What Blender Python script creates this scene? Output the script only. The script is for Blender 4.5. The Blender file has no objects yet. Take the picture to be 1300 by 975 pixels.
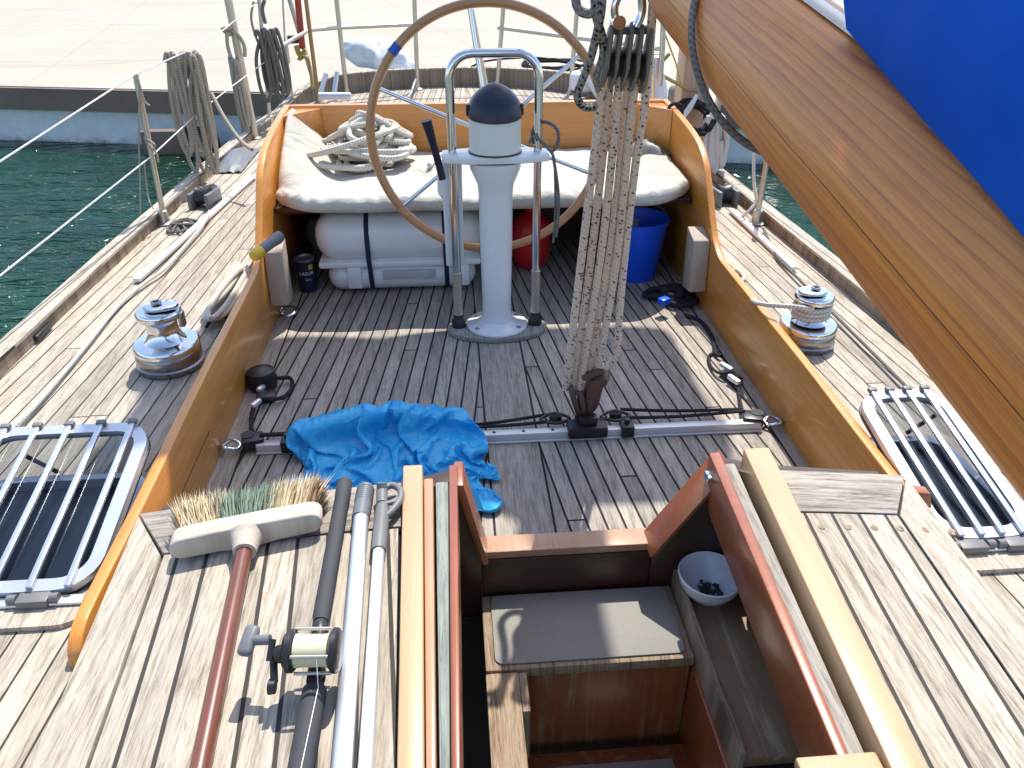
import bpy, bmesh, math, random
from mathutils import Vector, Matrix, noise
random.seed(7)
R = math.radians
scene = bpy.context.scene
COL = scene.collection

# ------------------------------------------------------------------ survey of the place
F = 976.0; PITCH = R(30.6); YAW = R(4.54)
CAM = Vector((-0.16, 0.0, 1.5))
FW = Vector((math.sin(YAW)*math.cos(PITCH), math.cos(YAW)*math.cos(PITCH), -math.sin(PITCH)))
RT = Vector((math.cos(YAW), -math.sin(YAW), 0)); UP = RT.cross(FW)
def at(px, py, x=None, y=None, z=None):
    """a sight line through the photograph met with a known plane of the boat (z: a deck level, y: a station, x: a side)"""
    r = FW + RT*((px-650)/F) - UP*((py-487.5)/F)
    if z is not None: t = (z-CAM.z)/r.z
    elif y is not None: t = (y-CAM.y)/r.y
    else: t = (x-CAM.x)/r.x
    return CAM + r*t
SX, SY = 0.20, 0.50           # how far a shadow moves (towards -x, -y) per metre of height
ZD = 0.18                     # side deck level (cockpit floor is 0)

# ------------------------------------------------------------------ mesh helper
class MB:
    def __init__(s): s.bm = bmesh.new(); s.uv = s.bm.loops.layers.uv.new('UVMap')
    def _bev(s, faces_verts, b, seg):
        es = {e for v in faces_verts for e in v.link_edges}
        bmesh.ops.bevel(s.bm, geom=list(es), offset=b, segments=seg, profile=0.5, affect='EDGES')
    def box(s, c, d, rot=None, bevel=0.0, seg=2):
        M = Matrix.Translation(Vector(c)) @ (rot.to_4x4() if rot else Matrix.Identity(4)) @ Matrix.Diagonal((d[0], d[1], d[2], 1))
        r = bmesh.ops.create_cube(s.bm, size=1.0, matrix=M)
        if bevel: s._bev(r['verts'], bevel, seg)
        return s
    def bb(s, x0, x1, y0, y1, z0, z1, bevel=0.0, seg=2):
        return s.box(((x0+x1)/2, (y0+y1)/2, (z0+z1)/2), (x1-x0, y1-y0, z1-z0), None, bevel, seg)
    def prism(s, pts, off, bevel=0.0, seg=2):
        """closed polygon of 3D points pushed along off"""
        off = Vector(off)
        a = [s.bm.verts.new(Vector(p)) for p in pts]; b = [s.bm.verts.new(Vector(p)+off) for p in pts]
        n = len(a)
        fs = [s.bm.faces.new(a), s.bm.faces.new(b[::-1])]
        for i in range(n): fs.append(s.bm.faces.new((a[i], b[i], b[(i+1) % n], a[(i+1) % n])))
        bmesh.ops.recalc_face_normals(s.bm, faces=fs)
        if bevel: s._bev(a+b, bevel, seg)
        return s
    def sheet(s, pts):
        s.bm.faces.new([s.bm.verts.new(Vector(p)) for p in pts]); return s
    def grid(s, rows, closed_u=False, closed_v=False):
        vs = [[s.bm.verts.new(Vector(p)) for p in r] for r in rows]
        nu, nv = len(vs), len(vs[0])
        for i in range(nu if closed_u else nu-1):
            for j in range(nv if closed_v else nv-1):
                try: s.bm.faces.new((vs[i][j], vs[(i+1) % nu][j], vs[(i+1) % nu][(j+1) % nv], vs[i][(j+1) % nv]))
                except ValueError: pass
        return vs
    def tube(s, pts, r, n=8, smooth=0, closed=False, cap=True, flat=None):
        P = [Vector(p) for p in pts]
        if smooth: P = catmull(P, smooth, closed)
        m = len(P); rr = r if callable(r) else (lambda t: r)
        T = []
        for i in range(m):
            a = P[(i-1) % m] if (closed or i > 0) else P[i]; b = P[(i+1) % m] if (closed or i < m-1) else P[i]
            d = (b-a); T.append(d.normalized() if d.length > 1e-9 else Vector((0, 0, 1)))
        u = T[0].orthogonal().normalized()
        if flat: 
            u = Vector(flat[2]) - T[0]*T[0].dot(Vector(flat[2])); u.normalize()
        rings = []; L = (abs(P[0].x)*37.1+abs(P[0].z)*91.7) % 5.0; Ls = []
        for i in range(m):
            if i: L += (P[i]-P[i-1]).length
            Ls.append(L)
            u = (u - T[i]*u.dot(T[i])); u = u.normalized() if u.length > 1e-6 else T[i].orthogonal().normalized()
            w = T[i].cross(u); q = rr(i/max(1, m-1))
            ring = []
            for k in range(n):
                a = 2*math.pi*k/n
                fx, fy = (flat[0], flat[1]) if flat else (1, 1)
                ring.append(s.bm.verts.new(P[i] + (u*math.cos(a)*fx + w*math.sin(a)*fy)*q))
            rings.append(ring)
        for i in range(m if closed else m-1):
            j = (i+1) % m; l1 = Ls[j] if j else L+(P[0]-P[-1]).length
            for k in range(n):
                f = s.bm.faces.new((rings[i][k], rings[i][(k+1) % n], rings[j][(k+1) % n], rings[j][k]))
                for lp, (U, V) in zip(f.loops, ((Ls[i], k/n), (Ls[i], (k+1)/n), (l1, (k+1)/n), (l1, k/n))): lp[s.uv].uv = (U, V)
        if cap and not closed:
            s.bm.faces.new(rings[0][::-1]); s.bm.faces.new(rings[-1])
        return s
    def lathe(s, prof, c, axis=(0, 0, 1), n=40, start=None):
        """prof: (radius, distance along axis)"""
        c = Vector(c); ax = Vector(axis).normalized(); u = (Vector(start) if start else ax.orthogonal()).normalized(); w = ax.cross(u)
        rows = []
        for (r, h) in prof:
            rows.append([c+ax*h+(u*math.cos(2*math.pi*k/n)+w*math.sin(2*math.pi*k/n))*max(r, 1e-5) for k in range(n)])
        vs = s.grid(rows, closed_v=True)
        if prof[0][0] > 1e-4: s.bm.faces.new(vs[0][::-1])
        if prof[-1][0] > 1e-4: s.bm.faces.new(vs[-1])
        return s
    def cyl(s, a, b, r, n=16, r2=None):
        a = Vector(a); b = Vector(b); d = b-a
        return s.lathe([(r, 0), (r if r2 is None else r2, d.length)], a, d, n)
    def build(s, name, mat, parent=None, angle=40):
        me = bpy.data.meshes.new(name)
        bmesh.ops.remove_doubles(s.bm, verts=s.bm.verts, dist=1e-6)
        bmesh.ops.recalc_face_normals(s.bm, faces=s.bm.faces)
        s.bm.to_mesh(me); s.bm.free()
        for p in me.polygons: p.use_smooth = True
        me.set_sharp_from_angle(angle=R(angle))
        o = bpy.data.objects.new(name, me); COL.objects.link(o)
        if mat: me.materials.append(mat)
        if parent:
            o.parent = parent
            if parent.type == 'EMPTY': o.location = -parent.location
        return o

def catmull(P, k, closed=False):
    out = []; n = len(P)
    for i in range(n if closed else n-1):
        if closed: p0, p1, p2, p3 = P[i-1], P[i], P[(i+1) % n], P[(i+2) % n]
        else: p0, p1, p2, p3 = P[max(i-1, 0)], P[i], P[i+1], P[min(i+2, n-1)]
        for j in range(k):
            t = j/k
            out.append(0.5*((2*p1)+(p2-p0)*t+(2*p0-5*p1+4*p2-p3)*t*t+(3*p1-p0-3*p2+p3)*t**3))
    if not closed: out.append(P[-1].copy())
    return out
def tag(o, label, cat, group=None):
    o['label'] = label; o['category'] = cat
    if group: o['group'] = group
    return o
def thing(name, label, cat, loc, group=None):
    o = bpy.data.objects.new(name, None); COL.objects.link(o); o.location = Vector(loc); o.empty_display_size = 0.1
    return tag(o, label, cat, group)
def struct(o): o['kind'] = 'structure'; return o

# ------------------------------------------------------------------ materials
class NT:
    def __init__(s, name):
        s.m = bpy.data.materials.new(name); s.m.use_nodes = True; s.t = s.m.node_tree
        s.p = s.t.nodes['Principled BSDF']; s.out = s.t.nodes['Material Output']; s._c = None
    def n(s, t, **k):
        o = s.t.nodes.new(t)
        for a, b in k.items(): setattr(o, a, b)
        return o
    def l(s, a, b): s.t.links.new(a, b)
    def val(s, sock, v):
        if hasattr(v, 'is_linked') or isinstance(v, bpy.types.NodeSocket): s.l(v, sock)
        else: sock.default_value = v
    def coord(s, which='Object'):
        if not s._c: s._c = s.n('ShaderNodeTexCoord')
        return s._c.outputs[which]
    def xyz(s, which='Object'):
        q = s.n('ShaderNodeSeparateXYZ'); s.l(s.coord(which), q.inputs[0]); return q.outputs
    def m2(s, op, a, b=0.0, c=None, clamp=False):
        o = s.n('ShaderNodeMath', operation=op, use_clamp=clamp); s.val(o.inputs[0], a); s.val(o.inputs[1], b)
        if c is not None: s.val(o.inputs[2], c)
        return o.outputs[0]
    def vec(s, x, y, z):
        o = s.n('ShaderNodeCombineXYZ'); s.val(o.inputs[0], x); s.val(o.inputs[1], y); s.val(o.inputs[2], z); return o.outputs[0]
    def scale(s, v, sc):
        o = s.n('ShaderNodeMapping'); s.l(v, o.inputs[0]); o.inputs['Scale'].default_value = sc; return o.outputs[0]
    def noise(s, v, scale, detail=4, rough=.55, dist=0.0):
        o = s.n('ShaderNodeTexNoise'); s.l(v, o.inputs['Vector']); o.inputs['Scale'].default_value = scale
        o.inputs['Detail'].default_value = detail; o.inputs['Roughness'].default_value = rough; o.inputs['Distortion'].default_value = dist
        return o.outputs['Fac']
    def ramp(s, f, stops):
        o = s.n('ShaderNodeValToRGB'); s.l(f, o.inputs[0]); e = o.color_ramp.elements
        while len(e) < len(stops): e.new(.5)
        for i, (p, c) in enumerate(stops):
            e[i].position = p; e[i].color = (*c, 1) if isinstance(c, tuple) else (c, c, c, 1)
        return o.outputs[0]
    def mix(s, f, a, b, mode='MIX'):
        o = s.n('ShaderNodeMix', data_type='RGBA', blend_type=mode); s.val(o.inputs['Factor'], f)
        for k, v in ((6, a), (7, b)):
            if isinstance(v, tuple): o.inputs[k].default_value = (*v, 1)
            else: s.l(v, o.inputs[k])
        return o.outputs[2]
    def smooth(s, v, lo, hi):
        o = s.n('ShaderNodeMapRange', interpolation_type='SMOOTHSTEP'); s.val(o.inputs[0], v)
        s.val(o.inputs[1], lo); s.val(o.inputs[2], hi); return o.outputs[0]
    def bump(s, h, strength=.3, dist=.002):
        o = s.n('ShaderNodeBump'); o.inputs['Strength'].default_value = strength; o.inputs['Distance'].default_value = dist
        s.l(h, o.inputs['Height']); s.l(o.outputs[0], s.p.inputs['Normal'])
    def set(s, **k):
        for a, v in k.items(): s.val(s.p.inputs[a.replace('_', ' ')], (*v, 1) if isinstance(v, tuple) and len(v) == 3 else v)
        return s.m

def plain(name, col, rough=.5, metal=0.0, var=.18, scale=9, bump=.0, coat=0.0, spec=.5, which='Object'):
    n = NT(name); c = n.coord(which)
    f = n.noise(c, scale, 5, .6); g = n.noise(c, scale*9, 3, .6)
    a = tuple(x*(1-var) for x in col); b = tuple(min(1, x*(1+var)) for x in col)
    col2 = n.mix(g, n.ramp(f, [(.3, a), (.7, b)]), col)
    rr = n.m2('MULTIPLY_ADD', f, .25*rough, rough*.85)
    n.set(Base_Color=col2, Roughness=rr, Metallic=metal, Coat_Weight=coat)
    n.p.inputs['Specular IOR Level'].default_value = spec
    if bump: n.bump(g, bump, .003)
    return n.m

def teak(name, light, dark, w=.054, seam=.0055, mode='x', k=0.0, y0=0.0, king=0.0, kx=0.0, margin=None, along='y', blot=.35, seamcol=(.012, .011, .012), stain=0.0):
    """weathered teak laid in caulked planks (w=0: one board)"""
    n = NT(name); x, y, z = n.xyz()
    if along == 'x': x, y = y, x
    if mode == 'abs':
        ax = n.m2('ABSOLUTE', n.m2('SUBTRACT', x, kx)); sgn = n.m2('SIGN', n.m2('SUBTRACT', x, kx))
    else: ax = x; sgn = 1.0
    wob = n.noise(n.vec(n.m2('MULTIPLY', x, 2.0), n.m2('MULTIPLY', y, .8), 0.0), 1.0, 1)
    u = n.m2('ADD', ax, n.m2('MULTIPLY', n.m2('SUBTRACT', y, y0), k))
    u = n.m2('ADD', u, n.m2('MULTIPLY', n.m2('SUBTRACT', wob, .5), .010))
    if w:
        q = n.m2('DIVIDE', u, w); idx = n.m2('FLOOR', q); fr = n.m2('FRACT', q)
        # butt joints: each plank is cut somewhere along its length
        wn = n.n('ShaderNodeTexWhiteNoise', noise_dimensions='2D'); n.l(n.vec(idx, sgn if sgn != 1.0 else 0.0, 0.0), wn.inputs['Vector'])
        yo = n.m2('ADD', n.m2('DIVIDE', y, 2.7), n.m2('MULTIPLY', wn.outputs['Value'], 7.0)); idy = n.m2('FLOOR', yo); fy = n.m2('FRACT', yo)
        dx = n.m2('MULTIPLY', n.m2('MINIMUM', fr, n.m2('SUBTRACT', 1.0, fr)), w)
        dy = n.m2('MULTIPLY', n.m2('MINIMUM', fy, n.m2('SUBTRACT', 1.0, fy)), 2.7)
        rag = n.m2('MULTIPLY', n.m2('SUBTRACT', n.noise(n.vec(n.m2('MULTIPLY', x, 60.0), n.m2('MULTIPLY', y, 30.0), 0.0), 1.0, 3), .5), .0016)
        d = n.m2('ADD', n.m2('MINIMUM', dx, dy), rag)
    else:
        idx = 3.0; idy = 1.0; d = None
    if king:
        dk = n.m2('ABSOLUTE', n.m2('SUBTRACT', ax, king)); ins = n.m2('LESS_THAN', ax, king)
        d = n.m2('MINIMUM', n.m2('ADD', d, ins), dk); idx = n.m2('MULTIPLY', idx, n.m2('SUBTRACT', 1.0, ins))
    if margin:
        dm = n.m2('ABSOLUTE', n.m2('SUBTRACT', ax, margin)); om = n.m2('GREATER_THAN', ax, margin)
        d = n.m2('MINIMUM', n.m2('ADD', d, om), dm); idx = n.m2('ADD', n.m2('MULTIPLY', idx, n.m2('SUBTRACT', 1.0, om)), n.m2('MULTIPLY', om, 77.0))
    wn2 = n.n('ShaderNodeTexWhiteNoise', noise_dimensions='3D'); n.l(n.vec(idx, idy, sgn if sgn != 1.0 else 0.0), wn2.inputs['Vector']); rnd = wn2.outputs['Value']
    shift = n.m2('MULTIPLY', rnd, 40.0)
    gv = n.vec(n.m2('MULTIPLY', x, 130.0), n.m2('ADD', n.m2('MULTIPLY', y, 7.0), shift), shift)
    g1 = n.noise(gv, 1.0, 6, .68, .6)
    g2 = n.noise(n.vec(n.m2('MULTIPLY', x, 420.0), n.m2('ADD', n.m2('MULTIPLY', y, 18.0), shift), 0.0), 1.0, 4, .65)
    b1 = n.noise(n.vec(n.m2('MULTIPLY', x, 5.0), n.m2('MULTIPLY', y, 2.4), shift), 1.0, 6, .65, .3)
    b2 = n.noise(n.vec(n.m2('MULTIPLY', x, 62.0), n.m2('ADD', n.m2('MULTIPLY', y, 7.0), n.m2('MULTIPLY', b1, 2.0)), shift), 1.0, 6, .75)
    tone = n.m2('ADD', n.m2('MULTIPLY', g1, .62), n.m2('ADD', n.m2('MULTIPLY', g2, .42), n.m2('MULTIPLY', n.m2('SUBTRACT', b2, .5), .5)))
    col = n.ramp(tone, [(.40, dark), (.51, tuple((a*.6+b*.4) for a, b in zip(light, dark))), (.62, light)])
    vshade = n.m2('ADD', 1.0, n.m2('MULTIPLY', n.m2('SUBTRACT', rnd, .5), .34))
    bl = n.m2('ADD', 1.0, n.m2('MULTIPLY', n.m2('SUBTRACT', b1, .5), blot*2))
    vs = n.m2('MULTIPLY', vshade, bl)
    col = n.mix(1.0, col, n.vec(vs, vs, vs), 'MULTIPLY')
    if stain:
        st = n.smooth(n.noise(n.vec(n.m2('MULTIPLY', x, 46.0), n.m2('MULTIPLY', y, 6.0), n.m2('MULTIPLY', b1, 3.0)), 1.0, 7, .8, .6), .57, .70)
        col = n.mix(n.m2('MULTIPLY', st, stain), col, tuple(c*.42 for c in dark))
    h = n.m2('ADD', n.m2('MULTIPLY', g1, .6), n.m2('MULTIPLY', g2, .5))
    if d is not None:
        sm = n.smooth(d, seam*.42, seam*.62)
        col = n.mix(sm, seamcol, col); h = n.m2('ADD', n.m2('MULTIPLY', sm, .8), h)
    n.set(Base_Color=col, Roughness=.78); n.p.inputs['Specular IOR Level'].default_value = .25
    n.bump(h, .55, .0022)
    return n.m

def varnish(name, a, b, along='y', fine=60, coat=.5, rough=.35, wear=0.0, wearcol=(.45, .36, .28)):
    n = NT(name); x, y, z = n.xyz()
    if along == 'y': v = (n.m2('MULTIPLY', x, 1.0*fine), n.m2('MULTIPLY', y, 2.2), n.m2('MULTIPLY', z, 1.0*fine))
    elif along == 'x': v = (n.m2('MULTIPLY', x, 2.2), n.m2('MULTIPLY', y, 1.0*fine), n.m2('MULTIPLY', z, 1.0*fine))
    else: v = (n.m2('MULTIPLY', x, 1.0*fine), n.m2('MULTIPLY', y, 1.0*fine), n.m2('MULTIPLY', z, 2.2))
    vv = n.vec(*v); g = n.noise(vv, 1.0, 5, .6, .8); bl = n.noise(n.coord(), 3.5, 5, .6)
    f = n.m2('ADD', n.m2('MULTIPLY', g, .65), n.m2('MULTIPLY', bl, .38))
    col = n.ramp(f, [(.3, a), (.72, b)])
    if wear:
        wm = n.smooth(n.noise(vv, .55, 6, .75, .4), 1-wear-.04, 1-wear+.1); wm2 = n.m2('MULTIPLY', wm, n.smooth(bl, .35, .6))
        col = n.mix(wm2, col, wearcol)
    n.set(Base_Color=col, Roughness=n.m2('MULTIPLY_ADD', bl, .2, rough-.1), Coat_Weight=coat, Coat_Roughness=.18)
    n.bump(g, .08, .002); return n.m

def rope(name, a, b, twist=90.0, fleck=None, dens=.8):
    n = NT(name); q = n.n('ShaderNodeSeparateXYZ'); n.l(n.coord('UV'), q.inputs[0]); U, V = q.outputs[0], q.outputs[1]
    ph = n.m2('ADD', n.m2('MULTIPLY', U, twist), n.m2('MULTIPLY', V, 2.0)); s1 = n.m2('PINGPONG', ph, .5)
    ph2 = n.m2('SUBTRACT', n.m2('MULTIPLY', U, twist), n.m2('MULTIPLY', V, 3.0)); s2 = n.m2('PINGPONG', ph2, .5)
    nz = n.noise(n.coord(), 40, 4, .7)
    f = n.m2('ADD', n.m2('ADD', s1, n.m2('MULTIPLY', s2, .6)), n.m2('MULTIPLY', nz, .5))
    col = n.ramp(f, [(.2, a), (.85, b)])
    if fleck:
        vo = n.n('ShaderNodeTexVoronoi', voronoi_dimensions='2D'); vo.inputs['Scale'].default_value = 1.0
        n.l(n.vec(n.m2('MULTIPLY', U, 95.0), n.m2('ADD', n.m2('MULTIPLY', V, 6.0), n.m2('MULTIPLY', U, 40.0)), 0.0), vo.inputs['Vector'])
        q2 = n.n('ShaderNodeSeparateXYZ'); n.l(vo.outputs['Color'], q2.inputs[0])
        col = n.mix(n.m2('MULTIPLY', n.smooth(vo.outputs['Distance'], .42, .30), n.m2('GREATER_THAN', q2.outputs[0], dens)), col, fleck)
    n.set(Base_Color=col, Roughness=.9); n.p.inputs['Specular IOR Level'].default_value = .15
    n.bump(f, .35 if fleck else .8, .003); return n.m

M = {}
M['sole'] = teak('teak_floor', (.45, .39, .32), (.215, .185, .15), mode='abs', k=.10, y0=2.47, king=.088, kx=.013, margin=.905, seam=.007, blot=.24, seamcol=(.022, .02, .018))
M['deckwood'] = teak('teak_deck', (.50, .44, .355), (.26, .22, .17), w=.058, mode='abs', k=.055, y0=2.0, seam=.005, blot=.38, seamcol=(.05, .042, .035))
M['roofwood'] = teak('teak_roof', (.53, .47, .38), (.25, .21, .16), w=.060, mode='abs', k=-.085, y0=1.0, seam=.0075, blot=.4, seamcol=(.055, .048, .042), stain=.5)
M['crossboard'] = teak('teak_crossboard', (.44, .39, .33), (.15, .125, .105), w=0, along='x', blot=.3, stain=.35)
M['margin'] = teak('teak_margin', (.53, .47, .38), (.25, .21, .16), w=0, blot=.4, stain=.6)
M['bulwark'] = teak('teak_bulwark', (.36, .29, .22), (.12, .093, .07), w=0, blot=.35)
M['greyboard'] = teak('grey_board', (.40, .37, .33), (.2, .18, .155), w=0, blot=.2)
M['greyx'] = teak('grey_runner', (.30, .33, .30), (.17, .19, .17), w=0, blot=.12)
M['stepwood'] = teak('step_wood', (.40, .30, .20), (.16, .10, .06), w=0, blot=.4)
M['coaming'] = varnish('varnished_coaming', (.52, .178, .024), (.78, .325, .06), wear=.10, wearcol=(.50, .33, .18), rough=.42)
M['coamingx'] = varnish('varnished_coaming_cross', (.50, .17, .02), (.72, .29, .048), along='x')
M['lightrail'] = varnish('varnished_light_rail', (.45, .28, .14), (.55, .365, .20), fine=70, rough=.5)
M['mahog'] = varnish('mahogany', (.20, .045, .018), (.34, .095, .035), fine=80, wear=.28, wearcol=(.42, .25, .19))
M['mahogx'] = varnish('mahogany_cross', (.24, .06, .022), (.38, .12, .045), along='x', wear=.2, wearcol=(.5, .3, .2))
M['mahogworn'] = varnish('mahogany_worn', (.18, .045, .018), (.30, .09, .032), along='z', fine=60, wear=.46, wearcol=(.36, .22, .10), coat=.2)
M['tanstrip'] = varnish('tan_strip', (.38, .2, .11), (.52, .3, .18), wear=.25, coat=.2)
M['benchdark'] = varnish('dark_bench_wood', (.17, .09, .05), (.30, .18, .10), along='y', fine=45, wear=.42, wearcol=(.42, .32, .21), coat=.2)
M['broomstick'] = varnish('brown_broomstick', (.13, .035, .018), (.21, .065, .035), fine=50, wear=.12)
M['wheelwood'] = varnish('wheel_wood', (.42, .185, .07), (.56, .28, .11), along='x', fine=40)
M['blockwood'] = plain('pale_wood', (.44, .36, .28), .8, bump=.3, scale=14)
M['bare'] = teak('worn_bare_wood', (.60, .53, .44), (.48, .41, .33), w=0, along='x', blot=.3, stain=.25)
M['post'] = varnish('weathered_post', (.42, .27, .18), (.58, .40, .28), along='z', coat=.1)

def boomwood():
    n = NT('boom_wood'); x, y, z = n.xyz()
    zc = n.m2('SUBTRACT', z, n.m2('MULTIPLY', y, .1765))
    wob = n.noise(n.vec(n.m2('MULTIPLY', x, 4.0), n.m2('MULTIPLY', y, 1.2), n.m2('MULTIPLY', zc, 5.0)), 1.0, 2, .5)
    big = n.noise(n.vec(n.m2('MULTIPLY', x, 6.0), n.m2('MULTIPLY', y, 1.3), n.m2('MULTIPLY', zc, 8.0)), 1.0, 1, .4)
    ph = n.m2('ADD', n.m2('MULTIPLY', zc, 80.0), n.m2('ADD', n.m2('MULTIPLY', wob, 2.2), n.m2('MULTIPLY', big, 6.0)))
    fr = n.m2('FRACT', ph); ring = n.m2('POWER', fr, 2.2)          # a growth ring: slow rise to dark late wood, sharp edge
    fine = n.noise(n.vec(n.m2('MULTIPLY', x, 240.0), n.m2('MULTIPLY', y, 5.0), n.m2('MULTIPLY', zc, 240.0)), 1.0, 5, .7)
    f = n.m2('ADD', n.m2('MULTIPLY', n.m2('SUBTRACT', 1.0, ring), n.m2('MULTIPLY_ADD', n.smooth(wob, .3, .7), .14, .12)), n.m2('MULTIPLY', fine, .80))
    col = n.ramp(f, [(.30, (.36, .090, .010)), (.54, (.62, .200, .022)), (.86, (.78, .315, .05))])
    bl = n.noise(n.coord(), 4, 4, .6)
    col = n.mix(n.m2('MULTIPLY', n.smooth(bl, .45, .75), .3), col, (.52, .20, .05))
    knot = n.n('ShaderNodeTexVoronoi'); n.l(n.scale(n.coord(), (6, 2.2, 6)), knot.inputs['Vector']); knot.inputs['Scale'].default_value = 1.3
    col = n.mix(n.smooth(knot.outputs['Distance'], .045, .015), col, (.12, .04, .012))
    crk = n.m2('ABSOLUTE', n.m2('SUBTRACT', n.m2('ADD', n.m2('MULTIPLY', wob, .03), zc), 1.14))
    col = n.mix(n.smooth(crk, .0010, .0003), col, (.06, .025, .01))
    n.set(Base_Color=col, Roughness=.46, Coat_Weight=.15, Coat_Roughness=.3); n.bump(fine, .12, .002); return n.m
M['boom'] = boomwood()
M['chrome'] = plain('polished_steel', (.72, .735, .76), .14, 1.0, var=.08)
M['winchside'] = plain('winch_band', (.34, .32, .31), .28, 1.0, var=.2)
M['alu'] = plain('brushed_aluminium', (.80, .81, .82), .42, .7, var=.06)
M['trackalu'] = plain('anodised_track', (.74, .74, .73), .45, .25, var=.1)
M['tube'] = plain('grey_steel_tube', (.56, .53, .47), .38, .85, var=.15)
M['white'] = plain('white_paint', (.80, .80, .79), .32, var=.05, coat=.25)
M['cream'] = plain('cream_plastic', (.78, .77, .70), .4, var=.05)
M['hatchframe'] = plain('hatch_anodised', (.62, .65, .70), .34, .6, var=.08)
M['grey'] = plain('grey_plastic', (.17, .17, .165), .5, var=.15)
M['grey2'] = plain('mid_grey_plastic', (.15, .16, .17), .45, var=.15)
M['black'] = plain('black_plastic', (.02, .02, .022), .4, var=.3)
M['foam'] = plain('black_foam', (.045, .047, .052), .75, var=.25, bump=.3, scale=60)
M['navy'] = plain('navy_hood', (.010, .013, .035), .35, var=.2)
M['navyband'] = plain('navy_strap', (.012, .015, .04), .7, var=.2)
M['red'] = plain('red_plastic', (.55, .012, .018), .4, var=.1)
M['blue'] = plain('blue_bucket', (.008, .10, .78), .4, var=.1)
M['bluetape'] = plain('blue_tape', (.02, .10, .42), .5)
def tarpmat():
    n = NT('blue_canvas'); c = n.coord(); f = n.noise(c, 2.2, 4, .6); wv = n.noise(n.scale(c, (420, 420, 420)), 1.0, 2, .5)
    col = n.ramp(f, [(.3, (.002, .11, .60)), (.7, (.004, .15, .74))])
    n.set(Base_Color=col, Roughness=.8); n.p.inputs['Specular IOR Level'].default_value = .2; n.bump(wv, .15, .002)
    tr = n.n('ShaderNodeBsdfTranslucent'); n.l(col, tr.inputs['Color']); mx = n.n('ShaderNodeMixShader'); mx.inputs[0].default_value = .35
    n.l(n.p.outputs[0], mx.inputs[1]); n.l(tr.outputs[0], mx.inputs[2]); n.l(mx.outputs[0], n.out.inputs['Surface']); return n.m
M['tarp'] = tarpmat()
M['shadow_caster'] = plain('shadow_caster_canvas', (.02, .10, .40), .8)
M['canvas'] = None
M['raft'] = plain('raft_shell', (.84, .84, .84), .35, var=.04, coat=.2)
M['raftlabel'] = plain('raft_label', (.55, .52, .54), .5)
M['brown'] = plain('brown_block', (.12, .065, .05), .45, var=.2)
M['yellow'] = plain('yellow_plastic', (.75, .47, .03), .45)
M['tin'] = plain('tin_paint', (.014, .02, .055), .4)
M['tingrey'] = plain('tin_lid', (.25, .26, .32), .4, .6)
M['letter'] = plain('white_lettering', (.75, .75, .75), .5)
M['bowl'] = plain('white_bowl', (.78, .78, .82), .25, var=.03, coat=.3)
M['leaf'] = plain('dark_scraps', (.03, .035, .04), .8, var=.5, scale=60)
M['antislip'] = plain('antislip_grey', (.30, .285, .25), .85, var=.12, bump=.5, scale=120)
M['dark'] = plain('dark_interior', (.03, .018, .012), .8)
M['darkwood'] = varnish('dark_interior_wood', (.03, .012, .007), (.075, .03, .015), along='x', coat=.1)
M['spool'] = plain('line_spool', (.66, .63, .42), .5, var=.08)
M['brass'] = plain('brass', (.5, .36, .12), .35, 1.0)
M['holeshade'] = plain('hatch_shade_navy', (.012, .02, .045), .4)
M['ropecream'] = rope('cream_rope', (.42, .38, .31), (.66, .62, .54), 75)
M['ropegrey'] = rope('grey_rope', (.25, .215, .165), (.49, .44, .35), 70)
M['ropedark'] = rope('dark_rope', (.09, .085, .08), (.2, .19, .175), 80)
M['ropeblack'] = rope('black_line', (.012, .012, .013), (.045, .045, .05), 90)
M['ropewhite'] = rope('white_rope', (.55, .53, .49), (.78, .76, .72), 80)
M['mainsheet'] = rope('flecked_sheet', (.58, .455, .365), (.74, .61, .51), 60, fleck=(.13, .095, .08), dens=.82)
M['tailsheet'] = rope('grey_flecked_tail', (.15, .15, .14), (.30, .30, .28), 60, fleck=(.02, .02, .02), dens=.55)
M['webred'] = plain('red_webbing', (.48, .08, .05), .8, bump=.3)
M['webyellow'] = plain('yellow_webbing', (.46, .30, .06), .8, bump=.3)
M['staff'] = varnish('staff_varnish', (.33, .16, .05), (.46, .25, .09), along='z')
M['plastic'] = plain('white_sheeting', (.72, .74, .76), .4, var=.1)

def fabric():
    n = NT('cushion_cloth'); c = n.coord(); f = n.noise(c, 2.5, 5, .6); g = n.noise(c, 260, 2, .5); wv = n.noise(n.scale(c, (6, 14, 6)), 1.0, 4, .6, .6)
    sp = n.smooth(n.noise(c, 30, 3, .6), .70, .76)
    col = n.mix(n.m2('MULTIPLY', sp, .3), n.ramp(f, [(.3, (.48, .45, .385)), (.7, (.58, .55, .48))]), (.45, .42, .38))
    n.set(Base_Color=col, Roughness=.9); n.p.inputs['Specular IOR Level'].default_value = .15
    n.bump(n.m2('ADD', n.m2('MULTIPLY', g, .10), n.m2('ADD', wv, n.m2('ABSOLUTE', n.m2('SUBTRACT', n.noise(n.scale(c, (3, 6, 3)), 1.0, 3, .5, 1.5), .5)))), .8, .016); return n.m
M['canvas'] = fabric()

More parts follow.
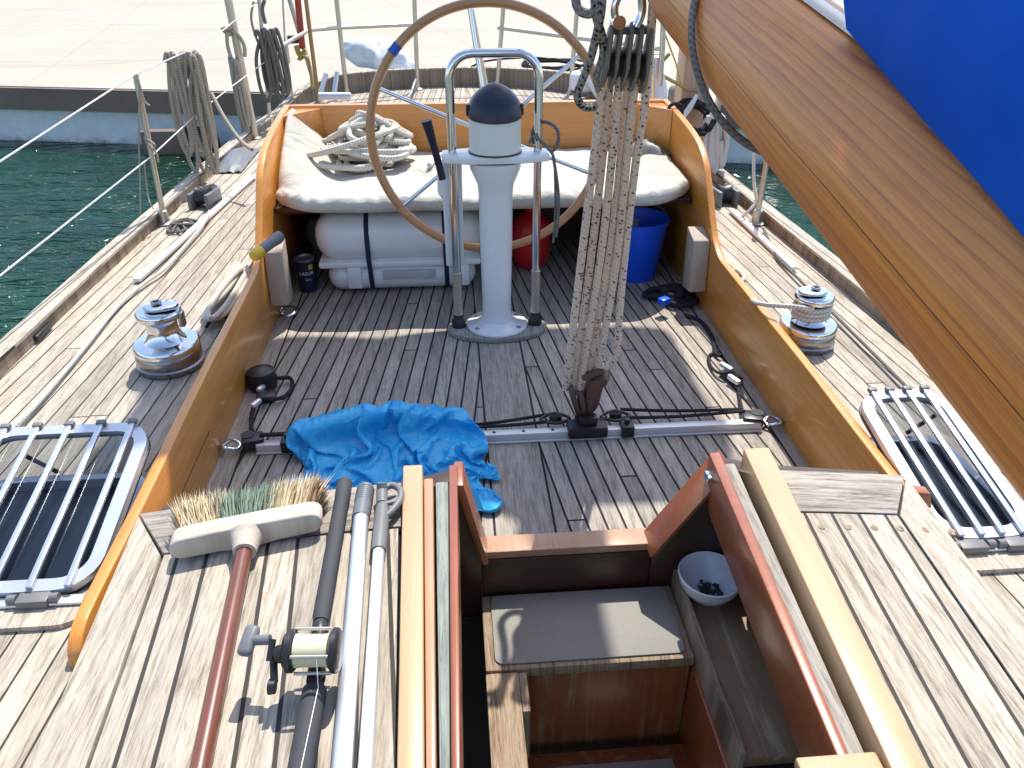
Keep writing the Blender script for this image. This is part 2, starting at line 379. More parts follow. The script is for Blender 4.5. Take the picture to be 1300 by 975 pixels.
def bagmat():
    n = NT('blue_bag_film'); c = n.coord(); f = n.noise(c, 14, 5, .6, .5)
    col = n.ramp(f, [(.3, (.012, .44, .88)), (.7, (.09, .63, .96))])
    n.set(Base_Color=col, Roughness=.2); n.p.inputs['Transmission Weight'].default_value = 0.0
    tr = n.n('ShaderNodeBsdfTranslucent'); n.l(col, tr.inputs['Color']); mx = n.n('ShaderNodeMixShader'); mx.inputs[0].default_value = .22
    n.bump(n.noise(c, 30, 3, .5, 1.5), .35, .008)
    n.l(n.p.outputs[0], mx.inputs[1]); n.l(tr.outputs[0], mx.inputs[2]); n.l(mx.outputs[0], n.out.inputs['Surface']); return n.m
M['bag'] = bagmat()

def glassmat():
    n = NT('tinted_acrylic'); f = n.noise(n.coord(), 12, 4, .6)
    t = n.n('ShaderNodeBsdfTransparent'); n.l(n.ramp(f, [(.3, (.43, .45, .47)), (.7, (.50, .52, .53))]), t.inputs['Color'])
    gl = n.n('ShaderNodeBsdfGlossy'); gl.inputs['Roughness'].default_value = .06; gl.inputs['Color'].default_value = (.9, .95, 1, 1)
    fr = n.n('ShaderNodeLayerWeight'); fr.inputs['Blend'].default_value = .5
    mx = n.n('ShaderNodeMixShader'); n.l(n.m2('MULTIPLY_ADD', n.m2('POWER', fr.outputs['Facing'], 4.0), .7, .045), mx.inputs[0]); n.l(t.outputs[0], mx.inputs[1]); n.l(gl.outputs[0], mx.inputs[2])
    n.l(mx.outputs[0], n.out.inputs['Surface']); return n.m
M['glass'] = glassmat()

def watermat():
    n = NT('harbour_water'); c = n.coord(); v = n.scale(c, (1.0, 2.1, 1.0))
    a = n.noise(v, .9, 3, .5, 1.0); b = n.noise(v, 3.4, 3, .55, .8)
    h = n.m2('ADD', n.m2('MULTIPLY', a, 1.0), n.m2('MULTIPLY', b, .42))
    col = n.ramp(n.noise(c, .6, 3, .5), [(.35, (.0006, .026, .011)), (.7, (.002, .050, .022))])
    n.set(Base_Color=col, Roughness=.05); n.p.inputs['IOR'].default_value = 1.33; n.p.inputs['Specular IOR Level'].default_value = .5; n.bump(h, 1.0, .30); return n.m
def quaymat():
    n = NT('quay_concrete'); c = n.coord()
    a = n.noise(c, .35, 6, .6); b = n.noise(c, 14, 4, .65); s = n.noise(n.scale(c, (.12, 1.4, 1)), 1.0, 4, .6)
    f = n.m2('ADD', n.m2('MULTIPLY', a, .5), n.m2('ADD', n.m2('MULTIPLY', b, .2), n.m2('MULTIPLY', s, .3)))
    col = n.ramp(f, [(.36, (.365, .325, .255)), (.62, (.43, .39, .32))])
    x, y, z = n.xyz(); jy = n.m2('FRACT', n.m2('DIVIDE', n.m2('ADD', y, n.m2('MULTIPLY', a, .15)), 5.2)); j = n.smooth(n.m2('ABSOLUTE', n.m2('SUBTRACT', jy, .5)), .001, .006)
    jx = n.m2('FRACT', n.m2('DIVIDE', n.m2('ADD', x, n.m2('MULTIPLY', y, .21)), 6.5)); j2 = n.smooth(n.m2('ABSOLUTE', n.m2('SUBTRACT', jx, .5)), .001, .004)
    col = n.mix(n.m2('MULTIPLY', j, n.m2('MULTIPLY_ADD', j2, .5, .5)), (.29, .25, .2), col)
    stn = n.smooth(n.noise(n.scale(c, (.5, 1.1, 1)), 1.0, 7, .72, .8), .54, .72); col = n.mix(n.m2('MULTIPLY', stn, .32), col, (.23, .20, .16))
    n.set(Base_Color=col, Roughness=.9); n.bump(b, .3, .01); return n.m
def wallmat():
    n = NT('quay_wall'); c = n.coord(); x, y, z = n.xyz()
    a = n.noise(n.scale(c, (2.2, 2.2, .5)), 1.0, 6, .65, .4); b = n.noise(c, 7, 5, .65)
    col = n.ramp(n.m2('ADD', n.m2('MULTIPLY', a, .6), n.m2('MULTIPLY', b, .4)), [(.35, (.64, .66, .69)), (.65, (.82, .84, .86))])
    alg = n.smooth(n.m2('ADD', z, n.m2('MULTIPLY', b, .25)), -.68, -.84); col = n.mix(n.m2('MULTIPLY', alg, .75), col, (.09, .10, .09))
    n.set(Base_Color=col, Roughness=.85); n.bump(b, .4, .02); return n.m
M['water'] = watermat(); M['quay'] = quaymat(); M['quaywall'] = wallmat()
M['rubber'] = plain('quay_timber_strake', (.21, .145, .115), .8, var=.3, scale=3, bump=.3)
def bristle(name, a, b):
    n = NT(name); q = n.n('ShaderNodeSeparateXYZ'); n.l(n.coord('UV'), q.inputs[0]); wn = n.n('ShaderNodeTexWhiteNoise', noise_dimensions='1D'); n.l(q.outputs[0], wn.inputs['W'])
    col = n.ramp(wn.outputs['Value'], [(0.0, a), (1.0, b)]); n.set(Base_Color=col, Roughness=.7); return n.m
M['brcream'] = bristle('cream_bristles', (.42, .30, .15), (.78, .68, .46)); M['brgreen'] = bristle('green_bristles', (.09, .15, .11), (.26, .33, .24))
M['brdark'] = bristle('brown_bristles', (.14, .07, .03), (.4, .24, .11))

# ------------------------------------------------------------------ water and quay
b = MB(); b.sheet([(-150, -60, -.9), (150, -60, -.9), (150, 150, -.9), (-150, 150, -.9)]); struct(b.build('water', M['water']))
def qy(x): return 9.56-.206*x            # the quay's edge
qa, qb = (-90, qy(-90)), (90, qy(90)); ZQ = -.21
def quay_slab(name, dy, z0, z1, mat, back):
    nx, ny = .206/1.021, 1/1.021
    o = lambda p, d: (p[0]+nx*d, p[1]+ny*d)
    p = [o(qa, dy), o(qb, dy), o(qb, back), o(qa, back)]
    b = MB(); b.prism([(x, y, z0) for x, y in p], (0, 0, z1-z0)); return b.build(name, mat)
struct(quay_slab('quay', .06, -.5, ZQ, M['quay'], 140))
t = quay_slab('quay_wall', .10, -2.0, -.504, M['quaywall'], 3.0); tag(t, 'pale stained concrete quay wall above the dark green water', 'quay wall')
t = quay_slab('quay_strake', 0.0, -.47, ZQ-.012, M['rubber'], .058); tag(t, 'brown timber rubbing strake along the quay edge', 'rubbing strake')
b = MB(); c = at(222, 205, y=10.2); b.bb(c.x-.28, c.x+.25, 9.97, 10.12, -.98, -.62, .04); tag(b.build('dock_fender', M['rubber']), 'dark brown block fender low on the quay wall behind the coiled grey rope', 'fender')
b = MB(); c = at(258, 190, y=9.9); b.lathe([(.12, -.07), (.2, -.09), (.25, 0), (.2, .09), (.12, .07), (.12, -.07)], (c.x, 9.86, -.72), (.2, 1, 0), 28); tag(b.build('tyre_fender', M['black']), 'black tyre hung low on the quay wall behind the thick rope coil', 'tyre')

# ------------------------------------------------------------------ hull, decks, bulwark
plan = [(-1.74, -1.2), (-1.735, .5), (-1.722, 2.39), (-1.694, 3.6), (-1.618, 5.46), (-1.53, 6.4), (-1.37, 7.25), (-1.1, 7.64), (-.74, 7.83), (-.37, 7.92), (.0, 7.95), (.39, 7.88), (.82, 7.68), (1.17, 7.25), (1.33, 6.4), (1.40, 5.4), (1.458, 3.78), (1.488, 2.685), (1.505, 1.5), (1.52, -1.2)]
planc = [(p.x, p.y) for p in catmull([Vector((x, y, 0)) for x, y in plan], 5)]
def inset(pts, d):
    out = []
    for i in range(len(pts)):
        a = Vector(pts[max(i-1, 0)]); c = Vector(pts[min(i+1, len(pts)-1)]); t = (c-a).normalized(); nrm = Vector((-t.y, t.x))
        out.append((pts[i][0]+nrm.x*d, pts[i][1]+nrm.y*d))
    return out
outer = inset(planc, .055)
# deck as strips round the cockpit well
b = MB(); WX = 1.0
left = [p for p in planc if p[0] < 0]; right = [p for p in planc if p[0] >= 0]
lo = [(-1.735, -1.2)]+[p for p in left if -1.2 < p[1] <= 4.2]; yl = [p[1] for p in lo]
rows = []
for (px_, py_) in lo: rows.append([(px_, py_, ZD), (-WX, py_, ZD)])
rows.append([(-1.66, 4.2, ZD), (-WX, 4.2, ZD)]); b.grid(rows)
ro = sorted([p for p in right if p[1] <= 4.2], key=lambda p: p[1]); rows = [[(WX, p[1], ZD), (p[0], p[1], ZD)] for p in ro]; rows.append([(WX, 4.2, ZD), (1.445, 4.2, ZD)]); b.grid(rows)
aft = [(-1.66, 4.2)]+[p for p in left if p[1] > 4.2]+[p for p in right if p[1] > 4.2]+[(1.445, 4.2)]
b.sheet([(x, y, ZD) for x, y in aft])
for s_ in (-1, 1): b.grid([[(s_*.9995, y, ZD), (s_*.66, y, ZD)] for y in (-1.2, 0.0, 1.34)])
struct(b.build('deck', M['deckwood']))
# bulwark wall + cap
def hgt(y): return .05+.11*max(0, min(1, (y-6.6)/1.0))
bt = thing('bulwark', 'low weathered teak bulwark running round the deck edge', 'bulwark', (-1.72, 2.4, ZD))
b = MB(); rows = []
for (ix, iy), (ox, oy) in zip(planc, outer):
    h = hgt(iy); rows.append([(ix, iy, ZD-.02), (ix, iy, ZD+h), (ox, oy, ZD+h), (ox, oy, ZD-.1)])
b.grid(rows); b.build('bulwark_wall', M['bulwark'], bt, 30)
b = MB(); i2 = inset(planc, -.006); o2 = inset(planc, .064); rows = []
for (ix, iy), (ox, oy) in zip(i2, o2):
    h = hgt(iy)+ZD+.001; rows.append([(ix, iy, h), (ix, iy, h+.012), (ox, oy, h+.012), (ox, oy, h)])
b.grid(rows, closed_v=True); b.build('cap_rail', M['deckwood'], bt, 30)
for (x_, y_) in ((-1.70, 2.72), (-1.69, 4.45)):
    b = MB(); b.box((x_-.012, y_, ZD+.02), (.02, .13, .024), None, .006); b.build('scupper', M['black'], bt)
b = MB(); rows = []
for (ox, oy) in outer: rows.append([(ox, oy, ZD-.1), (ox*.97, oy*.995, -.4), (ox*.86, oy*.97, -1.2)])
b.grid(rows); o = b.build('hull', M['white']); struct(o)
# cockpit floor
b = MB(); b.sheet([(-.965, 1.42, 0), (.965, 1.42, 0), (.965, 4.2, 0), (-.965, 4.2, 0)]); struct(b.build('cockpit_floor', M['sole']))

# ------------------------------------------------------------------ coaming
ct = thing('cockpit_coaming', 'high orange varnished wooden coaming round the cockpit well', 'coaming', (0, 2.8, 0))
def side_profile(low):
    pts = [(4.16, .735), (3.9, .72), (3.62, .69), (3.46, .655), (3.36, .60), (3.28, .52), (3.2, .43), (3.12, .35), (3.02, .30), (2.9, .292), (2.5, .287), (2.1, .28), (1.8, .268), (1.5, .258), (1.26, .255), (1.19, .245), (1.15, .215), (1.14, .17)]
    q = catmull([Vector((0, y, z)) for y, z in pts], 4); return [(p.y, p.z) for p in q]
for sx in (-1, 1):
    b = MB(); pr = side_profile(0); poly = [(sx*.96, y, z) for y, z in pr]+[(sx*.96, 1.14, -.02), (sx*.96, 4.16, -.02)]
    b.prism(poly, (sx*.030, 0, 0), .004, 2); b.build('side_board', M['coaming'], ct, 50)
    if sx < 0:
        b = MB(); b.tube([(sx*.9605, y, z) for y, z in ((1.45, .115), (1.8, .12), (2.1, .125))], .0022, 6); b.build('board_seam', M['black'], ct)
b = MB(); b.prism([(-.959, 4.12, -.02), (-.959, 4.12, .735), (.959, 4.12, .735), (.959, 4.12, -.02)], (0, .045, 0), .004); b.build('aft_board', M['coamingx'], ct)
for sx in (-1, 1):
    b = MB(); b.prism([(sx*.958, 3.93, .44), (sx*.958, 4.118, .44), (sx*.80, 4.118, .44)], (0, 0, .282), .003); b.build('corner_board', M['coaming'], ct)
# dark locker back and seat
bt = thing('bench_seat', 'dark wooden helm bench under the long pale cushion', 'bench', (0, 3.7, 0))
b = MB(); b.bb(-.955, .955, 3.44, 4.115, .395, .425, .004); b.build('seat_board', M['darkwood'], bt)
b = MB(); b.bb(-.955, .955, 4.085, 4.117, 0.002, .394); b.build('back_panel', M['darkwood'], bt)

# cushion
def cushion():
    b = MB(); nx, ny = 150, 60; top = []; bot = []
    for i in range(nx+1):
        u = i/nx; x = -.95+1.90*u; rt_, rb = [], []
        e = abs(2*u-1)
        yf = 3.265+.20*max(0, (e-.72)/.28)**2 + .012*noise.noise((x*5, 1, 3)); yb = 4.11
        for j in range(ny+1):
            v = j/ny; y = yf+(yb-yf)*v
            ed = min(1, (1-abs(2*v-1))*9); ex = min(1, (1-e)*26); rr = (1-(1-min(ed, 1))**2)**.5 * (1-(1-min(ex, 1))**2)**.5
            base = .472
            lift = .26*max(0, 1-((x+.96)/.30))**1.6*min(1, max(0, v-.10)/.7)**.8 if x < -.66 else 0
            lift += .03*max(0, (x-.72)/.23)**2*v
            wr = .017*noise.noise((x*5, y*5, 0))+.007*abs(noise.noise((x*11+y*6, y*9-x*3, 5)))-.006*abs(noise.noise((x*7-y*9, y*6+x*4, 2)))
            front = max(0, 1-v*5)
            wr += front*(.014*noise.noise((x*26, v*9, 8))-.016*abs(noise.noise((x*14+v*8, v*3, 4))))
            for bx in (-.3, .22, .5): 
                wr -= .026*math.exp(-(((x-bx)/.05)**2+((v-.45)/.09)**2))
            zt = base+lift+(.036+wr)*rr; zb = base+lift-.034*rr
            rt_.append((x, y-.012*math.sin(math.pi*v)*0, zt)); rb.append((x, y, zb))
        top.append(rt_); bot.append(rb)
    b.grid(top); b.grid(bot)
    # stitch rim
    bmesh.ops.remove_doubles(b.bm, verts=b.bm.verts, dist=.0008)
    return b.build('seat_cushion', M['canvas'], None, 70)
tag(cushion(), 'long off-white crumpled cushion lying on the helm bench', 'cushion')

# rope pile on the cushion
def pile(name, c, rx, ry, loops, r, mat, hz, seed, pts=7, tilt=0.0):
    rnd = random.Random(seed); b = MB(); P = []
    for k in range(loops):
        cx = c[0]+rnd.uniform(-.35, .35)*rx; cy = c[1]+rnd.uniform(-.35, .35)*ry; a0 = rnd.uniform(0, 6.28); sc = rnd.uniform(.45, .85); sq = rnd.uniform(.45, 1.0); rot = rnd.uniform(0, 3.14)
        for q in range(pts):
            a = a0+6.28*q/pts; ux = math.cos(a)*rx*sc; uy = math.sin(a)*ry*sc*sq
            x = cx+ux*math.cos(rot)*1-uy*math.sin(rot)*.6; y = cy+ux*math.sin(rot)*.5+uy*math.cos(rot)
            d = math.hypot((x-c[0])/rx, (y-c[1])/ry); h = hz*max(0, 1-d*.75)*(k+rnd.random())/loops
            P.append(Vector((x, y, c[2]+r+h+tilt*(y-c[1]))))
    b.tube(P, r, 8, smooth=6); return b
c = at(470, 192, z=.54)
b = pile('rope_pile', (c.x-.0, c.y-.09, .510), .27, .33, 26, .0140, None, .25, 12, 7); tag(b.build('rope_pile', M['ropecream']), 'tangled heap of cream rope on the left of the long cushion', 'rope')
b = MB(); b.tube([at(545, 210, z=.53), at(556, 198, z=.535), at(575, 196, z=.535), at(600, 200, z=.535)], .013, 8, smooth=6); tag(b.build('rope_tail', M['ropewhite']), 'short white rope end lying on the cushion behind the steering pedestal', 'rope')
b = MB(); c = at(815, 190, z=.53)
b.grid([[(c.x-.14+.28*i/14, c.y-.07+.14*j/8+.02*math.sin(i), .515+.06*(1-(2*i/14-1)**2)*(1-(2*j/8-1)**2)+.012*noise.noise((i*.9, j*.9, 2))) for j in range(9)] for i in range(15)])
tag(b.build('folded_cloth', M['grey']), 'crumpled grey cloth lying at the right back corner of the cushion', 'cloth')
b = MB(); b.tube([at(851, 186, y=4.02)+Vector((0, 0, 0)), (.94, 3.99, .60), (.945, 3.97, .71), (.962, 3.965, .742), (1.0, 3.96, .742), (1.016, 3.96, .70), (1.016, 3.96, .5)], .009, 8, smooth=5)
tag(b.build('coaming_lashing', M['ropeblack']), 'thin black cord looped over the coaming at the right back corner', 'cord')

# ------------------------------------------------------------------ under the bench
rt_ = thing('liferaft', 'white plastic life raft canister strapped under the helm bench', 'life raft', (-.42, 3.55, 0))
b = MB(); b.bb(-.76, -.06, 3.415, 3.85, .010, .155, .07, 5); b.build('lower_shell', M['raft'], rt_)
b = MB(); b.bb(-.80, -.025, 3.395, 3.87, .159, .385, .10, 6); b.build('upper_shell', M['raft'], rt_)
b = MB(); b.bb(-.79, -.035, 3.402, 3.86, .140, .172, .012, 2); b.build('flange', M['raft'], rt_)
for x_ in (-.555, -.20):
    b = MB(); b.tube([(x_, 3.60, .004), (x_, 3.48, .004), (x_+.002, 3.43, .03), (x_+.002, 3.409, .075), (x_+.002, 3.396, .14), (x_, 3.391, .18), (x_, 3.389, .28), (x_, 3.41, .345), (x_, 3.46, .383), (x_, 3.5, .389), (x_, 3.7, .390)], .011, 8, flat=(1, .3, (1, 0, 0))); b.build('strap', M['navyband'], rt_)
for x_ in (-.63, -.125):
    b = MB(); b.bb(x_-.035, x_+.035, 3.402, 3.46, .035, .145, .012); b.build('clamp_rib', M['raft'], rt_)
b = MB(); b.bb(-.50, -.25, 3.410, 3.43, .075, .118, .004); b.build('handle_recess', M['raftlabel'], rt_)
c = at(676, 348, z=0)
b = MB(); b.lathe([(0, 0), (.055, .004), (.085, .03), (.098, .09), (.098, .2), (.085, .25), (.05, .28), (.03, .30), (.03, .325), (0, .327)], (c.x, c.y+.10, 0), n=36)
tag(b.build('red_container', M['red']), 'round red plastic container under the bench behind the pedestal', 'container')
bk = thing('blue_bucket', 'deep blue plastic bucket standing under the right of the bench', 'bucket', (.735, 3.56, 0))
b = MB(); b.lathe([(0, .004), (.105, .004), (.108, .0), (.112, .01), (.145, .285), (.155, .287), (.156, .300), (.147, .302), (.138, .28), (.106, .02), (0, .02)], (.735, 3.56, 0), n=48); b.build('pail', M['blue'], bk)
b = MB(); b.bb(.70, .77, 3.676, 3.682, .20, .25); b.build('sticker', M['raftlabel'], bk)
b = MB(); b.tube([(.735+.152*math.cos(a), 3.56+.152*math.sin(a)*.9, .295+.05*math.sin(a)) for a in [R(q) for q in range(0, 181, 15)]], .004, 6); b.build('handle', M['tube'], bk)
tc = thing('paint_tin', 'small dark blue paint tin by the left coaming', 'tin', (-.868, 3.50, 0))
b = MB(); b.lathe([(0, 0), (.042, 0), (.044, .004), (.044, .155), (0, .155)], (-.868, 3.5, 0), n=32); b.build('can_body', M['tin'], tc)
b = MB(); b.lathe([(.038, .1555), (.046, .1555), (.047, .166), (.040, .167), (.037, .158), (0, .158)], (-.868, 3.5, 0), n=32); b.build('lid', M['tingrey'], tc)
def lettering(body, size, loc, rx, rz, mat, parent, name='lettering', ext=.0006):
    cu = bpy.data.curves.new(name, 'FONT'); cu.body = body; cu.size = size; cu.align_x = 'CENTER'; cu.align_y = 'CENTER'; cu.extrude = ext
    o = bpy.data.objects.new(name, cu); COL.objects.link(o); dg = bpy.context.evaluated_depsgraph_get(); dg.update()
    me = bpy.data.meshes.new_from_object(o.evaluated_get(dg)); bpy.data.objects.remove(o)
    return me
def wrap_text(body, size, c, r, ang, z, mat, parent):
    me = lettering(body, size, None, 0, 0, mat, parent); b = MB(); b.bm.from_mesh(me); b.uv = b.bm.loops.layers.uv.verify()
    for v in b.bm.verts:
        a = ang+v.co.x/r; rr = r+.0008+v.co.z
        v.co = Vector((c[0]+math.sin(a)*rr, c[1]-math.cos(a)*rr, z+v.co.y))
    o = b.build('lettering', mat, parent)
wrap_text('LASUR', .024, (-.868, 3.5), .044, R(12), .098, M['letter'], tc)
wrap_text('2,5 L', .014, (-.868, 3.5), .044, R(20), .068, M['letter'], tc)
b = MB(); rows = [[(-.868+.0446*math.sin(a), 3.5-.0446*math.cos(a), z) for z in (.117, .14)] for a in [R(q) for q in range(28, 62, 6)]]; b.grid(rows); b.build('yellow_mark', M['yellow'], tc)
b = MB(); b.lathe([(0, 0), (.04, .0), (.055, .05), (.05, .1), (.03, .13), (0, .14)], (-.86, 3.86, .10), n=20); b.lathe([(0, -.1), (.03, -.1), (.035, 0), (0, .0)], (-.86, 3.86, .10), n=20); tag(b.build('dark_fitting', M['grey']), 'dark rounded fitting in the gloom left of the white canister', 'fitting')

# pale wooden blocks at the bench ends
for sx, lab in ((-1, 'pale wooden block fixed to the left coaming under the cushion'), (1, 'pale wooden block fixed to the right coaming under the cushion')):
    b = MB(); x0 = sx*.958
    b.prism([(x0, 3.10, .10), (x0, 3.13, .33), (x0, 3.24, .36), (x0, 3.22, .08)], (-sx*.075, .0, 0), .006)
    tag(b.build('wooden_block', M['blockwood']), lab, 'wooden block', 'wooden blocks below the bench ends')
ft = thing('hand_lamp', 'grey tube with a yellow end sticking out at the left bench block', 'torch', (-.94, 3.05, .36))
p0 = at(355, 300, y=3.14); p1 = at(322, 325, y=2.98); d = (p1-p0)
b = MB(); b.lathe([(.0, 0), (.024, .0), (.026, .02), (.022, .06), (.021, d.length*.75), (0, d.length*.75)], p0, d, 20); b.build('tube_body', M['grey2'], ft)
b = MB(); b.lathe([(0, d.length*.75), (.024, d.length*.75), (.026, d.length*.9), (.02, d.length*1.02), (0, d.length*1.05)], p0, d, 20); b.build('end_cap', M['yellow'], ft)

# ------------------------------------------------------------------ steering pedestal
PX, PY_ = .013, 3.0
pt = thing('steering_pedestal', 'white steering pedestal with stainless guard and wooden rimmed wheel', 'steering pedestal', (PX, PY_, 0))
b = MB(); pad = [(PX+.215*math.cos(a)*(1.0), PY_-.01+.125*math.sin(a), .001) for a in [2*math.pi*k/40 for k in range(40)]]; b.prism(pad, (0, 0, .022), .004); b.build('wood_pad', M['greyboard'], pt)
b = MB(); b.lathe([(0, .023), (.128, .023), (.132, .027), (.130, .034), (.09, .040), (.068, .055), (.062, .085), (.061, .14), (.066, .40), (.068, .60), (.072, .64), (.100, .705), (.102, .73), (.0, .73)], (PX, PY_, 0), n=56); col = b.build('column', M['white'], pt)
for a in (35, 145, 215, 325):
    b = MB(); b.lathe([(0, 0), (.011, 0), (.010, .005), (0, .006)], (PX+.108*math.cos(R(a)), PY_+.108*math.sin(R(a)), .034), n=14); b.build('bolt', M['tube'], col)
b = MB(); xs = .205
pl = [(PX-xs, PY_-.055), (PX-.10, PY_-.085), (PX+.10, PY_-.085), (PX+xs, PY_-.055), (PX+xs, PY_+.045), (PX+.1, PY_+.075), (PX-.1, PY_+.075), (PX-xs, PY_+.045)]
b.prism([(x, y, .735) for x, y in pl], (0, 0, .028), .006); b.build('top_plate', M['white'], pt)
for sx in (-.185, .185):
    for sy in (-.04, .03):
        pass
b = MB(); b.lathe([(.102, .7635), (.1025, .7645), (.099, .768), (.099, .92), (0, .92)], (PX, PY_, 0), n=56); b.build('compass_housing', M['cream'], pt)
b = MB(); b.lathe([(.1005, .764), (.1035, .7645), (.1035, .769), (.1005, .77)], (PX, PY_, 0), n=56); b.build('gasket', M['black'], pt)
def hood():
    b = MB(); rows = []
    for k in range(49):
        a = 2*math.pi*k/48; row = []
        for j in range(13):
            t = j/12
            base = .885+.02*math.sin(a)*0; r = .104*(1-t**2.6)**.8*(1-.12*t) if t < 1 else 0
            z = .898+.118*t**.85 - .02*(1+math.sin(a))*.0
            row.append((PX+r*math.cos(a), PY_+r*math.sin(a)*1.0, z-.012*(1-t)*(-math.sin(a))))
        rows.append(row)
    b.grid(rows); b.bb(PX-.108, PX-.094, PY_-.02, PY_+.02, .90, .94, .004); b.bb(PX+.094, PX+.108, PY_-.02, PY_+.02, .90, .94, .004)
    return b.build('compass_hood', M['navy'], pt, 60)
hood()
GX = .165
gp = [(PX-GX, PY_, .03), (PX-GX, PY_, .4), (PX-GX, PY_, .80), (PX-GX, PY_, 1.0)]+[(PX-GX+.085*(1-math.cos(R(q))), PY_, 1.03+.085*math.sin(R(q))) for q in range(0, 91, 15)]+[(PX, PY_, 1.115)]+[(PX+GX-.085*(1-math.cos(R(q))), PY_, 1.03+.085*math.sin(R(q))) for q in range(90, -1, -15)]+[(PX+GX, PY_, 1.0), (PX+GX, PY_, .80), (PX+GX, PY_, .4), (PX+GX, PY_, .03)]
b = MB(); b.tube(gp, .0165, 18); b.build('guard_hoop', M['chrome'], pt)
for sx in (-1, 1):
    b = MB(); b.lathe([(0, .023), (.03, .023), (.031, .045), (.024, .056), (.021, .075), (.0165, .077)], (PX+sx*GX, PY_, 0), n=24); b.build('guard_foot', M['black'], pt)
    b = MB(); b.lathe([(.0195, .08), (.0198, .27), (.0168, .272)], (PX+sx*GX, PY_, 0), n=20); b.build('guard_sleeve', M['tube'], pt)
# control box and lever on the left
b = MB(); cx = PX-.165
prof = [(cx-.042, .29), (cx+.032, .29), (cx+.036, .732), (cx-.03, .732), (cx-.062, .69), (cx-.064, .60), (cx-.044, .57)]
b.prism([(x, PY_+.02, z) for x, z in prof], (0, .07, 0), .006); b.build('control_box', M['white'], pt)
b = MB(); p = [at(562, 228, y=2.97), at(556, 205, y=2.97), at(549, 180, y=2.96), at(541, 153, y=2.95)]; b.tube(p, lambda t: .014+.006*max(0, t-.6)/.4, 10, smooth=5, flat=(1.0, .75, (1, 0, 0))); b.build('throttle_lever', M['navy'], pt)
# wheel
WC = Vector((.0, 3.20, .79)); WR = .475
b = MB(); tiltv = R(6)
def wp(a, r, dy=0.0): return WC+Vector((r*math.cos(a), dy-math.sin(tiltv)*0+r*math.sin(a)*math.sin(tiltv), r*math.sin(a)*math.cos(tiltv)))
b.tube([wp(2*math.pi*k/96, WR) for k in range(96)], .0185, 14, closed=True); wheel = b.build('steering_wheel', M['wheelwood'], pt)
for k in range(6):
    a = R(38+60*k); b = MB(); b.tube([wp(a, .035, -.02), wp(a, WR-.01)], .0085, 10); b.build('spoke', M['chrome'], wheel)
b = MB(); b.cyl(WC+Vector((0, -.13, 0)), WC+Vector((0, .04, 0)), .045, 24); b.build('hub', M['chrome'], wheel)
b = MB(); b.tube([wp(R(q), WR) for q in (136, 138, 140, 141)], .0202, 14); b.build('blue_tape', M['bluetape'], wheel)
# strap tied on the guard
b = MB(); gx = PX+GX
b.tube([(gx-.035, 2.975, .80), (gx-.02, 2.965, .825), (gx+.012, 2.962, .805), (gx+.04, 2.965, .775), (gx+.06, 2.965, .74), (gx+.066, 2.963, .66), (gx+.07, 2.96, .55), (gx+.068, 2.96, .46), (gx+.064, 2.96, .405)], .0085, 8, smooth=5, flat=(1, .55, (0, 1, 0)))
b.tube([(gx+.05, 2.965, .765), (gx+.072, 2.96, .80), (gx+.068, 2.96, .85), (gx+.03, 2.97, .875), (gx, 3.02, .86), (gx-.022, 3.0, .83), (gx-.02, 2.97, .80)], .0065, 8, smooth=5)
b.tube([(gx+.055, 2.955, .75), (gx+.078, 2.955, .62), (gx+.08, 2.952, .5), (gx+.074, 2.95, .43)], .006, 8, smooth=5)
tag(b.build('tie_strap', M['ropedark']), 'dark grey strap knotted round the right leg of the pedestal guard', 'strap')

# ------------------------------------------------------------------ mainsheet
YM = 1.78
def m(px, py, dy=0.0): return at(px, py, y=YM+.40*max(-.1, (py-60)/430)+dy)   # the sheets lean aft going down
ub = thing('mainsheet_block', 'large dark grey four sheave block hanging under the boom end', 'pulley block', m(800, 60), 'mainsheet blocks')
tops = [(777, 30), (789, 26), (803, 27), (815, 30), (827, 34)]; bots = [(762, 112), (774, 114), (787, 116), (800, 117), (813, 119)]
for (a, c2) in zip(tops, bots):
    A, B_ = m(*a), m(*c2); b = MB(); ax = (B_-A).normalized(); mid = (A+B_)/2; L = (B_-A).length
    ring = []
    for k in range(24):
        th = 2*math.pi*k/24; cz = math.cos(th); sy = math.sin(th)
        ring.append(mid+ax*(cz*L*.5)+Vector((0, 1, 0))*(sy*.040*(1.0 if cz > 0 else .75)))
    b.prism([p+Vector((-.0045, 0, 0)) for p in ring], (.009, 0, 0), .003); b.build('cheek', M['grey'], ub)
for i in range(4):
    A = ((m(*bots[i])+m(*bots[i+1]))/2).lerp((m(*tops[i])+m(*tops[i+1]))/2, .42); b = MB(); b.lathe([(0, -.007), (.034, -.007), (.027, 0), (.034, .007), (0, .007)], A, (1, 0, 0), 28); b.build('sheave', M['black'], ub)
b = MB(); b.bb(m(777, 40).x, m(826, 40).x, YM-.018, YM+.01, m(800, 44).z, m(800, 34).z, .004); b.build('crossbar', M['grey'], ub)
c = m(797, 14); b = MB(); b.tube([c+Vector((-.02, 0, -.03)), c+Vector((-.028, 0, .01)), c+Vector((-.01, 0, .04)), c+Vector((.02, 0, .04)), c+Vector((.03, 0, .0)), c+Vector((.02, 0, -.03))], .009, 10, smooth=4); b.cyl(c+Vector((-.02, -.02, -.02)), c+Vector((-.02, .02, -.02)), .014, 14); b.build('shackle', M['chrome'], ub)
falls = [[(767, 78), (755, 190), (738, 330), (718, 494)], [(777, 76), (766, 190), (750, 330), (727, 498)], [(788, 78), (778, 190), (762, 330), (735, 500)],
         [(799, 80), (789, 190), (773, 330), (747, 472)], [(809, 82), (797, 190), (783, 330), (760, 464)]]
b = MB()
